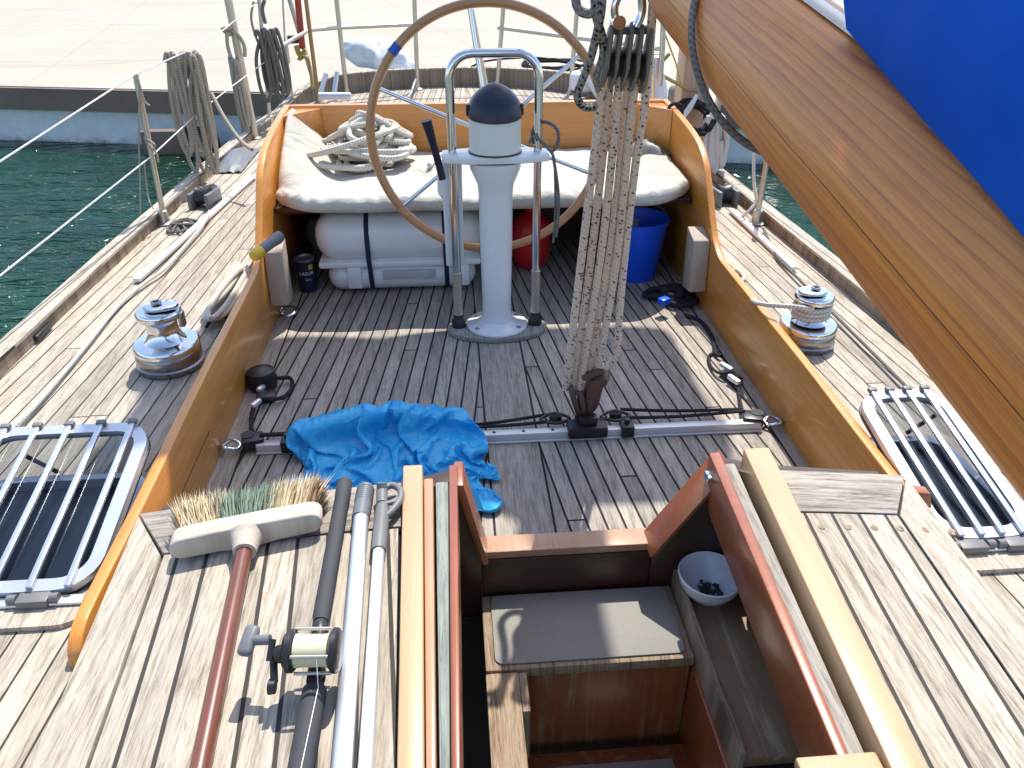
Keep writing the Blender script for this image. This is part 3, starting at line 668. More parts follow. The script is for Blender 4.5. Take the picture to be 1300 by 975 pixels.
for i, f in enumerate(falls): b.tube([m(x, y, (.0, .015, .0, .015, .0)[i]) for x, y in f], lambda t: .0097+.0030*t, 8, smooth=6)
b.tube([m(829, 5), m(825, 60), m(819, 130), m(808, 200), m(796, 300), m(788, 380), m(784, 438), m(780, 456), m(768, 466), m(757, 458)], lambda t: .0097+.0030*t, 8, smooth=6)
tag(b.build('mainsheet', M['mainsheet']), 'many cream black-flecked rope falls running from boom block to the traveller', 'rope')
b = MB(); b.tube([m(735, -30), m(731, 0), m(737, 14), m(750, 17), m(758, 5), m(760, -20)], .0095, 8, smooth=6)
b.tube([m(765, -20), m(763, 15), m(756, 50), m(748, 80), m(738, 105), m(733, 122), m(740, 135), m(755, 135), m(764, 122), m(758, 100), m(766, 70), m(764, 45), m(757, 20), m(754, -20)], .0095, 8, smooth=6)
tag(b.build('hanging_tail', M['tailsheet']), 'grey flecked rope tail hanging in loops left of the boom block', 'rope')
lb = thing('cam_block', 'brown lower mainsheet block standing on the traveller car', 'pulley block', (.27, 2.17, .05), 'mainsheet blocks')
for k, dx in enumerate((-.055, -.02, .015)):
    A = m(724+k*12, 492+k*4); B_ = m(736+k*5, 530); b = MB(); ax = (B_-A).normalized(); mid = (A+B_)/2; L = (B_-A).length+.03
    ring = [mid+ax*(math.cos(t)*L*.5)+Vector((0, 1, 0))*(math.sin(t)*.042) for t in [2*math.pi*q/20 for q in range(20)]]
    b.prism([p+Vector((-.010, 0, 0)) for p in ring], (.020, 0, 0), .004); b.build('cheek', M['brown'], lb)
A = m(757, 478); B_ = m(744, 524); b = MB(); ax = (B_-A).normalized(); mid = (A+B_)/2; sd = Vector((1, 0, 0)); L = (B_-A).length
ring = [mid-ax*L*.5-sd*.022, mid-ax*L*.5+sd*.026, mid+ax*L*.2+sd*.028, mid+ax*L*.55+sd*.01, mid+ax*L*.5-sd*.016, mid-ax*L*.2-sd*.026]
b.prism([p+Vector((0, -.03, 0)) for p in ring], (0, .06, 0), .006); b.build('cam_arm', M['brown'], lb)
b = MB(); c = m(764, 478); b.lathe([(0, -.03), (.022, -.03), (.026, 0), (.022, .03), (0, .03)], c, (.3, 1, .2), 20); b.box(m(752, 472), (.075, .05, .018), Matrix.Rotation(R(-22), 3, 'Y'), .004); b.build('cam_jaw', M['brown'], lb)
b = MB(); c = m(738, 532); b.tube([c+Vector((-.016, 0, .03)), c+Vector((-.018, 0, 0)), c+Vector((0, 0, -.02)), c+Vector((.018, 0, 0)), c+Vector((.016, 0, .03))], .007, 8, smooth=4); b.build('shackle', M['chrome'], lb)
# traveller
tt = thing('traveller', 'aluminium traveller track bolted across the cockpit floor with black car', 'traveller', (0, 2.15, 0))
TY = 2.155
b = MB(); b.bb(-.84, .88, TY-.016, TY+.016, .008, .034, .003); b.bb(-.84, .88, TY-.024, TY+.024, .0015, .0075, .001); b.build('track', M['trackalu'], tt)
for x_ in (-.72, -.05, .05, .15):
    b = MB(); b.cyl((x_, TY, .0342), (x_, TY, .0352), .006, 10); b.build('screw', M['black'], tt)
b = MB(); b.bb(.20, .335, TY-.034, TY+.034, .012, .055, .008); b.bb(.24, .30, TY-.02, TY+.02, .055, .085, .006); b.build('car', M['black'], tt)
for x_ in (-.735, .405):
    b = MB(); b.bb(x_-.022, x_+.022, TY-.03, TY+.03, .006, .05, .005); b.cyl((x_, TY, .05), (x_, TY, .066), .01, 12); b.build('stop', M['black'], tt)
for x_ in (-.855, .855):
    b = MB(); b.box((x_, TY+.02, .03), (.07, .06, .035), Matrix.Rotation(R(15 if x_ < 0 else -15), 3, 'Z'), .006); b.cyl((x_*1.02, TY+.03, .02), (x_*1.02, TY+.03, .05), .022, 18); b.build('end_pulley', M['black'], tt)
    b = MB(); s_ = 1 if x_ > 0 else -1
    b.tube([(x_+s_*.05, TY-.01, .02), (x_+s_*.085, TY-.02, .035), (x_+s_*.10, TY+.01, .02), (x_+s_*.07, TY+.03, .03), (x_+s_*.04, TY+.01, .025)], .006, 8, smooth=4, closed=True); b.build('end_shackle', M['chrome'], tt)
for x_ in (.165, .375):
    b = MB(); b.lathe([(0, -.012), (.024, -.012), (.02, 0), (.024, .012), (0, .012)], (x_, TY+.05, .045), (0, .3, 1), 20); b.tube([(x_-.05, TY+.05, .045), (x_, TY+.078, .05), (x_+.05, TY+.05, .045), (x_, TY+.022, .045)], .006, 6, smooth=5, closed=True); b.build('control_sheave', M['black'], tt)
b = MB(); T_ = TY
b.tube([(-.83, T_+.04, .04), (-.4, T_+.045, .038), (-.1, T_+.05, .036), (.12, T_+.075, .045), (.17, T_+.08, .05)], .006, 7, smooth=4)
b.tube([(-.83, T_+.02, .05), (-.3, T_+.028, .04), (.0, T_+.03, .04), (.16, T_+.035, .046)], .006, 7, smooth=4)
b.tube([(.40, T_+.085, .05), (.6, T_+.075, .04), (.83, T_+.06, .045)], .006, 7, smooth=4); b.tube([(.40, T_+.03, .05), (.6, T_+.033, .044), (.83, T_+.04, .05)], .006, 7, smooth=4)
tag(b.build('control_lines', M['ropeblack']), 'thin black control lines stretched along the traveller track', 'rope')
# left cam cleat with line
cl = thing('cam_cleat', 'small cleat with black wooden knob on the floor at the left coaming', 'cleat', (-.86, 2.56, 0), 'cleats for the traveller lines')
b = MB(); b.lathe([(0, 0), (.05, .0), (.058, .03), (.05, .07), (.02, .085), (0, .086)], (-.905, 2.585, 0.0), n=24); b.build('line_ball', M['black'], cl)
for (px, py, a) in ((332, 492, 70), (325, 512, 62)):
    c = at(px, py, z=.03); b = MB(); b.box(c, (.05, .02, .02), Matrix.Rotation(R(a), 3, 'Z'), .007); b.build('cam', M['alu'], cl)
b = MB(); b.box(at(338, 503, z=.015), (.07, .06, .025), Matrix.Rotation(R(10), 3, 'Z'), .006); b.build('base', M['black'], cl)
b = MB(); b.tube([at(333, 480, z=.03), at(355, 480, z=.03), at(368, 480, z=.02), at(371, 490, z=.012), at(362, 503, z=.012), at(345, 507, z=.03), at(332, 507, z=.03), at(321, 520, z=.02), at(320, 548, z=.03), at(333, 553, z=.04)], .008, 8, smooth=6)
tag(b.build('black_line', M['ropeblack']), 'short black line looped on the floor by the left cleat', 'rope')
cl = thing('cam_cleat', 'small silver jammed cleat on the sunlit strip by the right coaming', 'cleat', (.86, 2.5, 0), 'cleats for the traveller lines')
for (px, py, a) in ((922, 466, 115), (932, 482, 112)):
    c = at(px, py, z=.03); b = MB(); b.box(c, (.065, .022, .022), Matrix.Rotation(R(a), 3, 'Z'), .008); b.build('cam', M['alu'], cl)
b = MB(); b.box(at(928, 478, z=.014), (.09, .05, .022), Matrix.Rotation(R(110), 3, 'Z'), .006); b.build('base', M['black'], cl)
b = MB(); b.tube([at(912, 446, z=.01), at(900, 452, z=.01), at(903, 466, z=.012), at(915, 474, z=.025), at(930, 472, z=.04), at(936, 480, z=.03), at(938, 500, z=.012), at(943, 525, z=.03)], .006, 8, smooth=6)
b.tube([at(870, 400, z=.012), at(890, 408, z=.01), at(905, 430, z=.01), at(908, 448, z=.012), at(916, 452, z=.02)], .008, 8, smooth=6)
tag(b.build('black_line', M['ropeblack']), 'black line snaking along the floor by the right coaming', 'rope')
c = at(858, 385, z=.0); b = pile('line_heap', (c.x, c.y+.03, 0.0), .13, .14, 9, .011, None, .06, 5); tag(b.build('line_heap', M['ropeblack']), 'heap of black line on the floor near the blue bucket', 'rope')
b = MB(); c = at(843, 382, z=.07); b.box(c, (.05, .04, .03), Matrix.Rotation(R(30), 3, 'Z'), .006); tag(b.build('blue_clip', M['blue']), 'small blue plastic clip lying on the black line heap', 'clip')
b = MB(); c = at(366, 398, z=.004); b.tube([c+Vector((.035*math.cos(a), .03*math.sin(a), .012+.01*math.sin(a))) for a in [2*math.pi*k/14 for k in range(14)]], .006, 8, smooth=2, closed=True); b.box(c+Vector((-.03, 0, .006)), (.03, .035, .012), None, .003)
tag(b.build('pad_eye', M['chrome']), 'small steel ring eye on the floor below the left wooden block', 'ring')

# ------------------------------------------------------------------ blue bag
def bag():
    """loose plastic film: a sheet with more film than floor under it, left to buckle and settle on the floor"""
    import numpy as np
    outl = [(374, 622), (388, 602), (381, 580), (378, 570), (395, 550), (412, 536), (440, 528), (470, 531), (500, 529), (530, 530), (560, 535), (588, 549), (604, 566), (616, 590), (625, 604), (608, 609), (622, 632), (612, 643), (594, 640), (575, 630), (545, 640), (500, 655), (430, 650)]
    O = catmull([at(x, y, z=.01) for x, y in outl], 10, True); C0 = at(497, 588, z=.01)
    ang = [math.atan2(p.y-C0.y, p.x-C0.x) for p in O]; rad = [math.hypot(p.x-C0.x, p.y-C0.y) for p in O]
    order = sorted(range(len(O)), key=lambda k: ang[k]); A = np.array([ang[k] for k in order]); Rr = np.array([rad[k] for k in order])
    nu, nv = 132, 92
    u = np.linspace(-1, 1, nu)[:, None]*np.ones((1, nv)); v = np.ones((nu, 1))*np.linspace(-1, 1, nv)[None, :]
    dx = u*np.sqrt(1-v*v/2); dy = v*np.sqrt(1-u*u/2); r = np.hypot(dx, dy); a = np.arctan2(dy, dx)
    Rb = np.interp(a, A, Rr, period=2*math.pi)
    X = np.stack([C0.x+np.cos(a)*r*Rb, C0.y+np.sin(a)*r*Rb, np.zeros_like(r)], -1)
    rg = np.random.default_rng(5)
    base = X.copy()
    def L(p, q): return np.linalg.norm(p-q, axis=-1)
    fam = []
    def add(s0, s1, k, f): fam.append((s0, s1, L(X[s0], X[s1])*f, k))
    ex = 1.55; S = slice
    for o in (0, 1):
        n = (nu-1-o)//2; fam_u = (S(o, o+2*n, 2), S(None)); fam_u2 = (S(o+1, o+2*n+1, 2), S(None)); add(fam_u, fam_u2, 1.0, ex)
        n = (nv-1-o)//2; add((S(None), S(o, o+2*n, 2)), (S(None), S(o+1, o+2*n+1, 2)), 1.0, ex)
        n = (nu-1-o)//2; add((S(o, o+2*n, 2), S(0, nv-1)), (S(o+1, o+2*n+1, 2), S(1, nv)), .5, ex); add((S(o, o+2*n, 2), S(1, nv)), (S(o+1, o+2*n+1, 2), S(0, nv-1)), .5, ex)
    for d_, kk in ((2, .07), (6, .012)):
        for o in range(d_*2):
            if o < d_:
                m_ = np.arange(nu-d_); m_ = m_[(m_ % (2*d_)) < d_]; m2_ = np.arange(nu-d_); m2_ = m2_[(m2_ % (2*d_)) >= d_]
        for mm in (m_, m2_): add((mm, S(None)), (mm+d_, S(None)), kk, ex)
        m_ = np.arange(nv-d_); ma = m_[(m_ % (2*d_)) < d_]; mb = m_[(m_ % (2*d_)) >= d_]
        for mm in (ma, mb): add((S(None), mm), (S(None), mm+d_), kk, ex)
    yy = X[..., 1]; xx = X[..., 0]
    hmp = np.zeros_like(r)
    for p in range(nu):
        for q in range(nv):
            hmp[p, q] = noise.noise((X[p, q, 0]*3.0+X[p, q, 1]*2.2, X[p, q, 1]*9.0-X[p, q, 0]*1.5, 4.0))
    inner = np.clip(1-r**3, 0, 1)
    bed = .008+inner**.5*(.016+.055*np.exp(-((xx+.42)/.17)**2-((yy-2.15)/.09)**2)+.030*np.exp(-((xx+.20)/.14)**2-((yy-2.06)/.10)**2))+.062*np.exp(-((yy-2.165)/.05)**4)*np.clip((1-r)*6, 0, 1)   # what lies under the film: the track and trapped film
    X[..., 2] = bed+.02+.06*np.abs(hmp)*inner+.022*rg.random(r.shape)
    V = np.zeros_like(X); edge = np.zeros_like(r, bool); edge[0] = edge[-1] = True; edge[:, 0] = edge[:, -1] = True
    for it in range(90):
        V *= .90; V[..., 2] -= .00022; Pv = X.copy(); X = X+V
        for rep_ in range(5):
            for s0, s1, rest, k in fam:
                d = X[s1]-X[s0]; l = np.linalg.norm(d, axis=-1)+1e-9; c = (d*((l-rest)/l*.5*k)[..., None]); X[s0] += c; X[s1] -= c
            X[edge, :2] = base[edge, :2]*.96+X[edge, :2]*.04
            X[..., 2] = np.maximum(X[..., 2], bed)
            X[..., 2] = np.minimum(X[..., 2], .20)
        V = np.clip(X-Pv, -.01, .01)
    b = MB(); b.grid([[tuple(X[p, q]) for q in range(nv)] for p in range(nu)])
    bmesh.ops.smooth_vert(b.bm, verts=b.bm.verts, factor=.10, use_axis_x=True, use_axis_y=True, use_axis_z=True)
    return b.build('plastic_bag', M['bag'], None, 28)
tag(bag(), 'crumpled bright blue plastic bag lying over the left of the traveller', 'bag')

# ------------------------------------------------------------------ winches
def winch(label, cx, cy, rot, jaw, S=1.0):
    t = thing('winch', label, 'winch', (cx, cy, ZD), 'chrome winches on the side decks')
    def lz(b, prof, n=56): return b.lathe([(r*S, h*S*1.2) for r, h in prof], (cx, cy, ZD), n=n)
    b = MB(); lz(b, [(0, 0), (.108, 0), (.111, .005), (.112, .018), (.106, .022), (.109, .028), (.109, .05), (.104, .056)], 56); b.build('base_ring', M['winchside'], t)
    b = MB(); lz(b, [(.104, .056), (.110, .060), (.110, .072), (.104, .080), (.07, .084), (.062, .092), (.052, .112), (.050, .13), (.054, .148), (.062, .158)], 56); b.build('drum', M['chrome'], t)
    b = MB(); lz(b, [(.052, .158), (.072, .158), (.075, .164), (.075, .174), (.070, .180), (0, .182)], 56); tp = b.build('top_cap', M['chrome'], t)
    b = MB(); rr = Matrix.Rotation(rot, 3, 'Z'); ring = []
    for k in range(28):
        a = 2*math.pi*k/28; r = .045*(1.0 if math.cos(a) < 0 else 1+.55*math.cos(a)**3); ring.append(Vector((cx, cy, ZD+.1835*S*1.2))+rr@Vector((r*S*math.cos(a), r*S*math.sin(a)*.95, 0)))
    b.prism(ring, (0, 0, .014*S), .004*S, 2); b.build('self_tailing_jaw', M['chrome'], t)
    b = MB(); lz(b, [(.010, .1985), (.018, .1985), (.018, .2035), (.010, .2035), (.010, .1985)], 24); b.build('handle_socket', M['winchside'], tp)
    b = MB(); lz(b, [(0, .198), (.0095, .198), (0, .1985)], 16); b.build('socket_hole', M['black'], tp)
    if jaw:
        b = MB(); b.box(Vector((cx, cy, ZD+.18))+rr@Vector((.072, -.01, 0)), (.02, .03, .055), rr, .005); b.build('rope_guide', M['winchside'], t)
    return t
cL = at(203, 396, z=.385); cR = at(1013, 378, z=.365); cR.x += .06
winch('polished chrome winch with a bare drum on the left side deck', cL.x-.005, cL.y, R(5), True)
winch('chrome winch wound with rope turns on the right side deck', cR.x, cR.y, R(185), False, .92)
b = MB(); P = []
for k in range(0, 3*14+1):
    a = 2*math.pi*k/14; P.append(Vector((cR.x+.060*math.cos(a), cR.y+.060*math.sin(a), ZD+.108+.018*k/14)))
a = math.pi; P += [Vector((cR.x-.055, cR.y-.01, ZD+.165)), Vector((cR.x-.03, cR.y-.06, ZD+.168)), Vector((cR.x-.085, cR.y-.03, ZD+.165)), at(962, 385, z=.31), at(948, 372, z=.22), at(938, 360, z=.20), at(945, 352, z=.195), at(935, 343, z=.195), at(925, 345, z=.195)]
b.tube(P, .009, 8, smooth=3); tag(b.build('winch_rope', M['ropecream']), 'cream rope wound round the right winch and trailing aft', 'rope')

# ------------------------------------------------------------------ hatches
def hatch(label, x0, x1, nb, side):
    yh, zh = 1.335, .205; L = .53; al = R(12)
    t = thing('deck_hatch', label, 'hatch', ((x0+x1)/2, yh, ZD), 'deck hatches')
    def rr(xa, xb, ya, yb, r, n=6):
        pts = []
        for (cx, cy, a0) in ((xb-r, yb-r, 0), (xa+r, yb-r, 90), (xa+r, ya+r, 180), (xb-r, ya+r, 270)):
            for k in range(n+1): a = R(a0+90*k/n); pts.append((cx+r*math.cos(a), cy+r*math.sin(a)))
        return pts
    def ringmesh(o, i, z0, z1, f=lambda p: Vector(p)):
        b = MB(); rows = []
        for (ox, oy), (ix, iy) in zip(o, i): rows.append([f((ox, oy, z0)), f((ox, oy, z1)), f((ix, iy, z1)), f((ix, iy, z0))])
        b.grid(rows, closed_u=True, closed_v=True); return b
    M_ = Matrix.Translation((0, yh, zh)) @ Matrix.Rotation(al, 4, 'X')
    lid = lambda p: M_ @ Vector(p)
    o = rr(x0-.05 if side < 0 else x0, x1+.05 if side > 0 else x1, yh-.085, yh+L-.06, .06); i = rr(x0+.014, x1-.014, yh+.012, yh+L-.10, .05)
    ringmesh(o, i, ZD+.001, ZD+.014).build('teak_plinth', M['margin'], t)
    o = rr(x0+.008, x1-.008, yh+.002, yh+L-.085, .075); i = rr(x0+.03, x1-.03, yh+.03, yh+L-.108, .06)
    ringmesh(o, i, ZD+.002, ZD+.030).build('fixed_frame', M['hatchframe'], t)
    b = MB(); i2 = rr(x0+.026, x1-.026, yh+.026, yh+L-.104, .062); b.sheet([(x, y, ZD+.0025) for x, y in i2]); b.build('opening_shade_sheet', M['holeshade'], t)  # flat sheet on the deck; the dark of the opening is in its colour
    o = rr(x0, x1, 0.0, L, .09); i = rr(x0+.032, x1-.032, .032, L-.032, .06)
    ringmesh(o, i, -.006, .014, lid).build('lid_frame', M['hatchframe'], t, 30)
    ringmesh(rr(x0-.003, x1+.003, -.003, L+.003, .093), rr(x0+.01, x1-.01, .01, L-.01, .085), -.013, -.0065, lid).build('gasket', M['black'], t)
    b = MB(); g = rr(x0+.03, x1-.03, .03, L-.03, .06); b.sheet([lid((x, y, .004)) for x, y in g]); b.build('acrylic_pane', M['glass'], t)
    for k in range(nb):
        x = x0+.055+(x1-x0-.11)*k/(nb-1); b = MB()
        b.prism([lid((x-.0075, .004, .0145)), lid((x+.0075, .004, .0145)), lid((x+.0075, L-.004, .0145)), lid((x-.0075, L-.004, .0145))], lid((0, 0, .010))-lid((0, 0, 0)), .002); b.build('guard_bar', M['hatchframe'], t)
        b = MB(); b.prism([lid((x-.012, L-.012, .0155)), lid((x+.012, L-.012, .0155)), lid((x+.012, L+.003, .0155)), lid((x-.012, L+.003, .0155))], lid((0, 0, .0125))-lid((0, 0, 0)), .002); b.build('bar_end', M['grey'], t)
    w = x1-x0
    for f in (.28, .72):
        x = x0+w*f; b = MB(); b.bb(x-.035, x+.035, yh-.035, yh+.012, zh-.012, zh+.012, .005); b.cyl((x-.055, yh-.018, zh+.006), (x-.036, yh-.018, zh+.006), .011, 14); b.cyl((x+.036, yh-.018, zh+.006), (x+.055, yh-.018, zh+.006), .011, 14); b.build('hinge', M['grey'], t)
    b = MB(); b.bb(x0+.02, x1-.02, yh-.03, yh-.002, ZD+.015, ZD+.024, .003); b.build('hinge_rail', M['hatchframe'], t)
    b = MB(); sx = x0+.05 if side > 0 else x1-.05; q = x0+w*.62 if side > 0 else x0+w*.4
    b.tube([(q, yh+L-.07, ZD+.03), lid((q+side*.05, L-.09, -.008))], .006, 8); b.tube([(q+side*.1, yh+.25, ZD+.03), lid((q+side*.13, .3, -.008))], .006, 8); b.build('lid_stay', M['black'], t)
hatch('barred hatch with its tinted lid raised, on the left side deck', -1.45, -1.005, 5, -1)
hatch('barred hatch with its tinted lid raised, on the right side deck beside the boom', .993, 1.262, 4, 1)

# ------------------------------------------------------------------ coachroof
def zr(x): return .46-.075*x*x
rt2 = thing('coachroof', 'teak planked coachroof either side of the companionway', 'coachroof', (0, 1.0, ZD))
def ex(y): return .868-.065*(1.36-y)     # half width of the roof, narrowing forward
def panel(poly, mat, name, dz=0.0, th=.016, bev=.003, sub=1):
    b = MB()
    n = len(poly); a = [b.bm.verts.new((x, y, zr(x)+dz)) for x, y in poly]; c = [b.bm.verts.new((x, y, zr(x)+dz-th)) for x, y in poly]
    fs = [b.bm.faces.new(a), b.bm.faces.new(c[::-1])]+[b.bm.faces.new((a[i], c[i], c[(i+1) % n], a[(i+1) % n])) for i in range(n)]
    bmesh.ops.recalc_face_normals(b.bm, faces=fs)
    if bev: b._bev(a, bev, 2)
    return b.build(name, mat, rt2, 30)
def strip(xa, xb, n): return [xa+(xb-xa)*k/n for k in range(n+1)]
for sx, xin in ((1, .541), (-1, -.296)):
    # camber needs several columns
    g = .004; cb = 1.215; mw = .088
    xo = sx*(ex(1.36)); xo2 = sx*(ex(cb)-mw)
    outer_top = [(x, 1.36) for x in strip(xin, xo, 6)]; inner = [(x, cb) for x in strip(xo2, xin+(.006 if sx < 0 else -.012), 6)]
    panel(outer_top+inner, M['crossboard'], 'cross_board')
    y0 = .05
    panel([(xo+sx*0, 1.36-.006), (sx*ex(y0), y0), (sx*(ex(y0)-mw), y0), (xo2+sx*.004, cb-.004)], M['margin'], 'margin_board')
    xi0 = xin; xi1 = xin-(.105 if sx > 0 else -.045)
    a = strip(xi0, xo2-sx*.004, 6); c = strip(xi1, sx*(ex(y0)-mw)-sx*.006, 6)
    b = MB(); rows = []
    for k in range(13):
        f = k/12; y = cb-.006+(y0-cb+.006)*f; rows.append([(x1+(x2-x1)*f, y, zr(x1+(x2-x1)*f)-.0005) for x1, x2 in zip(a, c)])
    b.grid(rows); b.build('planked_panel', M['roofwood'], rt2)
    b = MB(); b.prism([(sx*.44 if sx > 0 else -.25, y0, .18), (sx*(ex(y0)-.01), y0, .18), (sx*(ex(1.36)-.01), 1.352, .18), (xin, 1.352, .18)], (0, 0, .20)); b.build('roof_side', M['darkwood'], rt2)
    rows = []; b = MB()
    for k in range(9):
        f = k/8; rows.append([(x, y0+(1.352-y0)*f, zr(x)-.018) for x in strip(xin-(.105*(1-f) if sx > 0 else -.045*(1-f)), sx*(ex(y0+(1.352-y0)*f)-.006), 6)])
    b.grid(rows); b.build('caulking', M['black'], rt2)
    if sx > 0:
        for k in range(6):
            x = .575+.058*k; b = MB(); b.lathe([(0, .0003), (.0075, .0003), (.0075, .0012), (0, .0014)], (x-.0, 1.165, zr(x)), n=12); b.build('wood_plug', M['stepwood'], rt2)
b = MB(); c = at(1178, 614, z=.36); b.prism([(.872, 1.31, .34), (.925, 1.31, .34), (.91, 1.31, .385), (.872, 1.31, .392)], (0, .03, 0), .004); b.build('moulding_end', M['mahogx'], rt2)
# companionway runners (kx: lean of the runners towards the middle going forward)
cw = thing('companionway', 'open companionway with varnished runners and mahogany sides', 'companionway', (.12, 1.0, ZD))
def runner(name, mat, xa, xb, xa2, xb2, z0, z1, yA=1.39, bev=.004, par=cw):
    yB = .22; k = (1.37-yB)/(1.37-.65)
    fa = xa+(xa2-xa)*k; fb = xb+(xb2-xb)*k
    b = MB(); b.prism([(xa, yA, z0), (xb, yA, z0), (fb, yB, z0), (fa, yB, z0)], (0, 0, z1-z0), bev); return b.build(name, mat, par)
runner('outer_runner', M['lightrail'], -.292, -.249, -.270, -.232, .40, .478)
runner('inner_strip', M['tanstrip'], -.247, -.226, -.230, -.215, .40, .462, 1.36)
runner('grey_runner', M['greyx'], -.221, -.193, -.211, -.196, .36, .458, 1.35)
runner('carline', M['mahog'], -.191, -.172, -.194, -.180, .30, .466, 1.40)
runner('carline', M['mahogx'], .405, .430, .366, .386, .335, .466, 1.40)
runner('grey_runner', M['greyboard'], .432, .458, .388, .414, .36, .455, 1.37)
runner('outer_runner', M['lightrail'], .478, .538, .427, .480, .36, .484, 1.385)
runner('gap_bed', M['black'], .459, .477, .415, .426, .30, .42, 1.36)
b = MB(); b.bb(.30, .42, .50, .645, .455, .475, .004); b.build('hatch_edge', M['lightrail'], cw)
# bulkhead with notch: built from pieces at y 1.40-1.45
def bulk(pts, name, mat, y0=1.405, th=.05, bev=.003):
    b = MB(); b.prism([(x, y0, z) for x, z in pts], (0, th, 0), bev); return b.build(name, mat, cw)
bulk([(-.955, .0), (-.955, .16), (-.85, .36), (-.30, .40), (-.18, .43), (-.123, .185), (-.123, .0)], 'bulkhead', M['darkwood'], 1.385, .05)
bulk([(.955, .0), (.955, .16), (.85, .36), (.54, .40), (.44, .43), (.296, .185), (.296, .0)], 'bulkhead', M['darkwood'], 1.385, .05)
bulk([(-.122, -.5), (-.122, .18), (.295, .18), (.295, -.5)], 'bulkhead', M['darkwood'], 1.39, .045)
b = MB(); b.bb(-.125, .298, 1.392, 1.452, .181, .204, .004); b.build('sill', M['tanstrip'], cw)
bulk([(-.125, .204), (-.108, .204), (-.160, .445), (-.180, .445)], 'cheek', M['mahogx'], 1.35, .09)
bulk([(.297, .204), (.280, .196), (.422, .425), (.446, .445)], 'cheek', M['mahogx'], 1.35, .09)
b = MB(); b.box((.405, 1.36, .425), (.03, .03, .02), None, .004); b.build('lock_plate', M['chrome'], cw)
# interior
it = thing('companion_steps', 'worn wooden companion steps with grey non-slip treads', 'steps', (.13, 1.2, -.9))
b = MB(); b.bb(-.128, .352, 1.155, 1.383, .040, .070, .006); b.build('tread', M['stepwood'], it)
b = MB(); q = [(cx_+.02*math.cos(R(a)), cy_+.02*math.sin(R(a))) for cx_, cy_, a0 in ((.315, 1.355, 0), (-.085, 1.355, 90), (-.085, 1.188, 180), (.315, 1.188, 270)) for a in range(a0, a0+91, 15)]; b.prism([(x, y, .071) for x, y in q], (0, 0, .004), .0015); b.build('tread_mat', M['antislip'], it)
b = MB(); b.bb(-.052, .345, 1.160, 1.180, -.25, .038, .002); b.build('riser', M['mahogworn'], it)
b = MB(); b.bb(-.128, -.054, .62, 1.152, .035, .066, .004); b.bb(-.0535, -.036, 1.05, 1.152, -.1, .064, .003); b.build('side_rail', M['stepwood'], it)
b = MB(); b.bb(-.06, .42, .82, 1.13, -.235, -.205, .005); b.build('tread', M['mahogworn'], it)
b = MB(); b.bb(.03, .31, .85, 1.09, -.2045, -.2005, .001); b.build('tread_mat', M['antislip'], it)
b = MB(); b.bb(.346, .362, .55, 1.16, -.9, .0385, .003); b.build('stringer', M['mahog'], it)
b = MB(); b.bb(.354, .368, .88, 1.383, -.3, .125, .003); b.build('edge_fiddle', M['stepwood'], it)
sb = MB(); sb.bb(.370, .80, .885, 1.383, .07, .10, .004); t = sb.build('side_bench', M['benchdark']); tag(t, 'dark worn wooden side bench below the right companionway runner', 'bench')
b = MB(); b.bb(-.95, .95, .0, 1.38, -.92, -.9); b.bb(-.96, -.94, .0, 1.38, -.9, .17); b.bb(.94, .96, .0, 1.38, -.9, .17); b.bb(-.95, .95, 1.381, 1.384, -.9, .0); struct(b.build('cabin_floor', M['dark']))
c = at(897, 757, z=.10)
bw = thing('bowl', 'white bowl holding dark scraps on the side bench', 'bowl', (c.x, c.y, .1005))
bc = Vector((c.x, c.y, .1005))
b = MB(); b.lathe([(0, 0), (.032, 0), (.034, .006), (.056, .025), (.072, .052), (.077, .075), (.074, .077), (.066, .054), (.05, .03), (.03, .014), (0, .012)], bc, n=44); b.build('bowl_body', M['bowl'], bw)
rnd = random.Random(3); b = MB()
for k in range(26):
    a = rnd.uniform(0, 6.28); r = rnd.uniform(0, .036); p = bc+Vector((r*math.cos(a), r*math.sin(a), .018+rnd.uniform(0, .012)))
    b.box(p, (rnd.uniform(.008, .02), rnd.uniform(.005, .012), .003), Matrix.Rotation(rnd.uniform(0, 3), 3, 'Z') @ Matrix.Rotation(rnd.uniform(-.5, .5), 3, 'X'))
b.build('scraps', M['leaf'], bw)

# ------------------------------------------------------------------ broom, rod, poles on the roof
def on_roof(px, py, h): # a point h above the roof seen through a pixel
    z = .45
    for _ in range(8): p = at(px, py, z=z); z = zr(p.x)+h
    return at(px, py, z=z)
br = thing('broom', 'push broom with cream and green bristles lying on the left roof', 'broom', (-.6, 1.17, .43))
A = on_roof(222, 700, .035); B_ = on_roof(402, 664, .035); ax = (B_-A).normalized(); nrm = Vector((0, 0, 1)).cross(ax).normalized()   # nrm: towards aft
L = (B_-A).length; BW = .026
def bp(u, v, w): return A+ax*u+nrm*v+Vector((0, 0, w))
b = MB(); ring = []
for k in range(9): a = R(90+180*k/8); ring.append(bp(.012+.024*math.cos(a), 0, .024*math.sin(a)))
ring += [bp(L*.3, 0, -.025), bp(L*.42, 0, -.03), bp(L*.58, 0, -.03), bp(L*.7, 0, -.025)]
for k in range(9): a = R(270+180*k/8); ring.append(bp(L-.012+.024*math.cos(a), 0, .024*math.sin(a)))
ring += [bp(L*.7, 0, .026), bp(L*.3, 0, .026)]
b.prism(ring, nrm*.045, .005, 3); head = b.build('broom_head', M['bare'], br)
b = MB(); hb = bp(L*.5, -.002, .0); hp = hb-nrm*.045; b.lathe([(.034, .0), (.027, .016), (.0235, .034), (.022, .045), (0, .045)], hb+nrm*.003, -nrm, 22); b.build('socket', M['bare'], br)
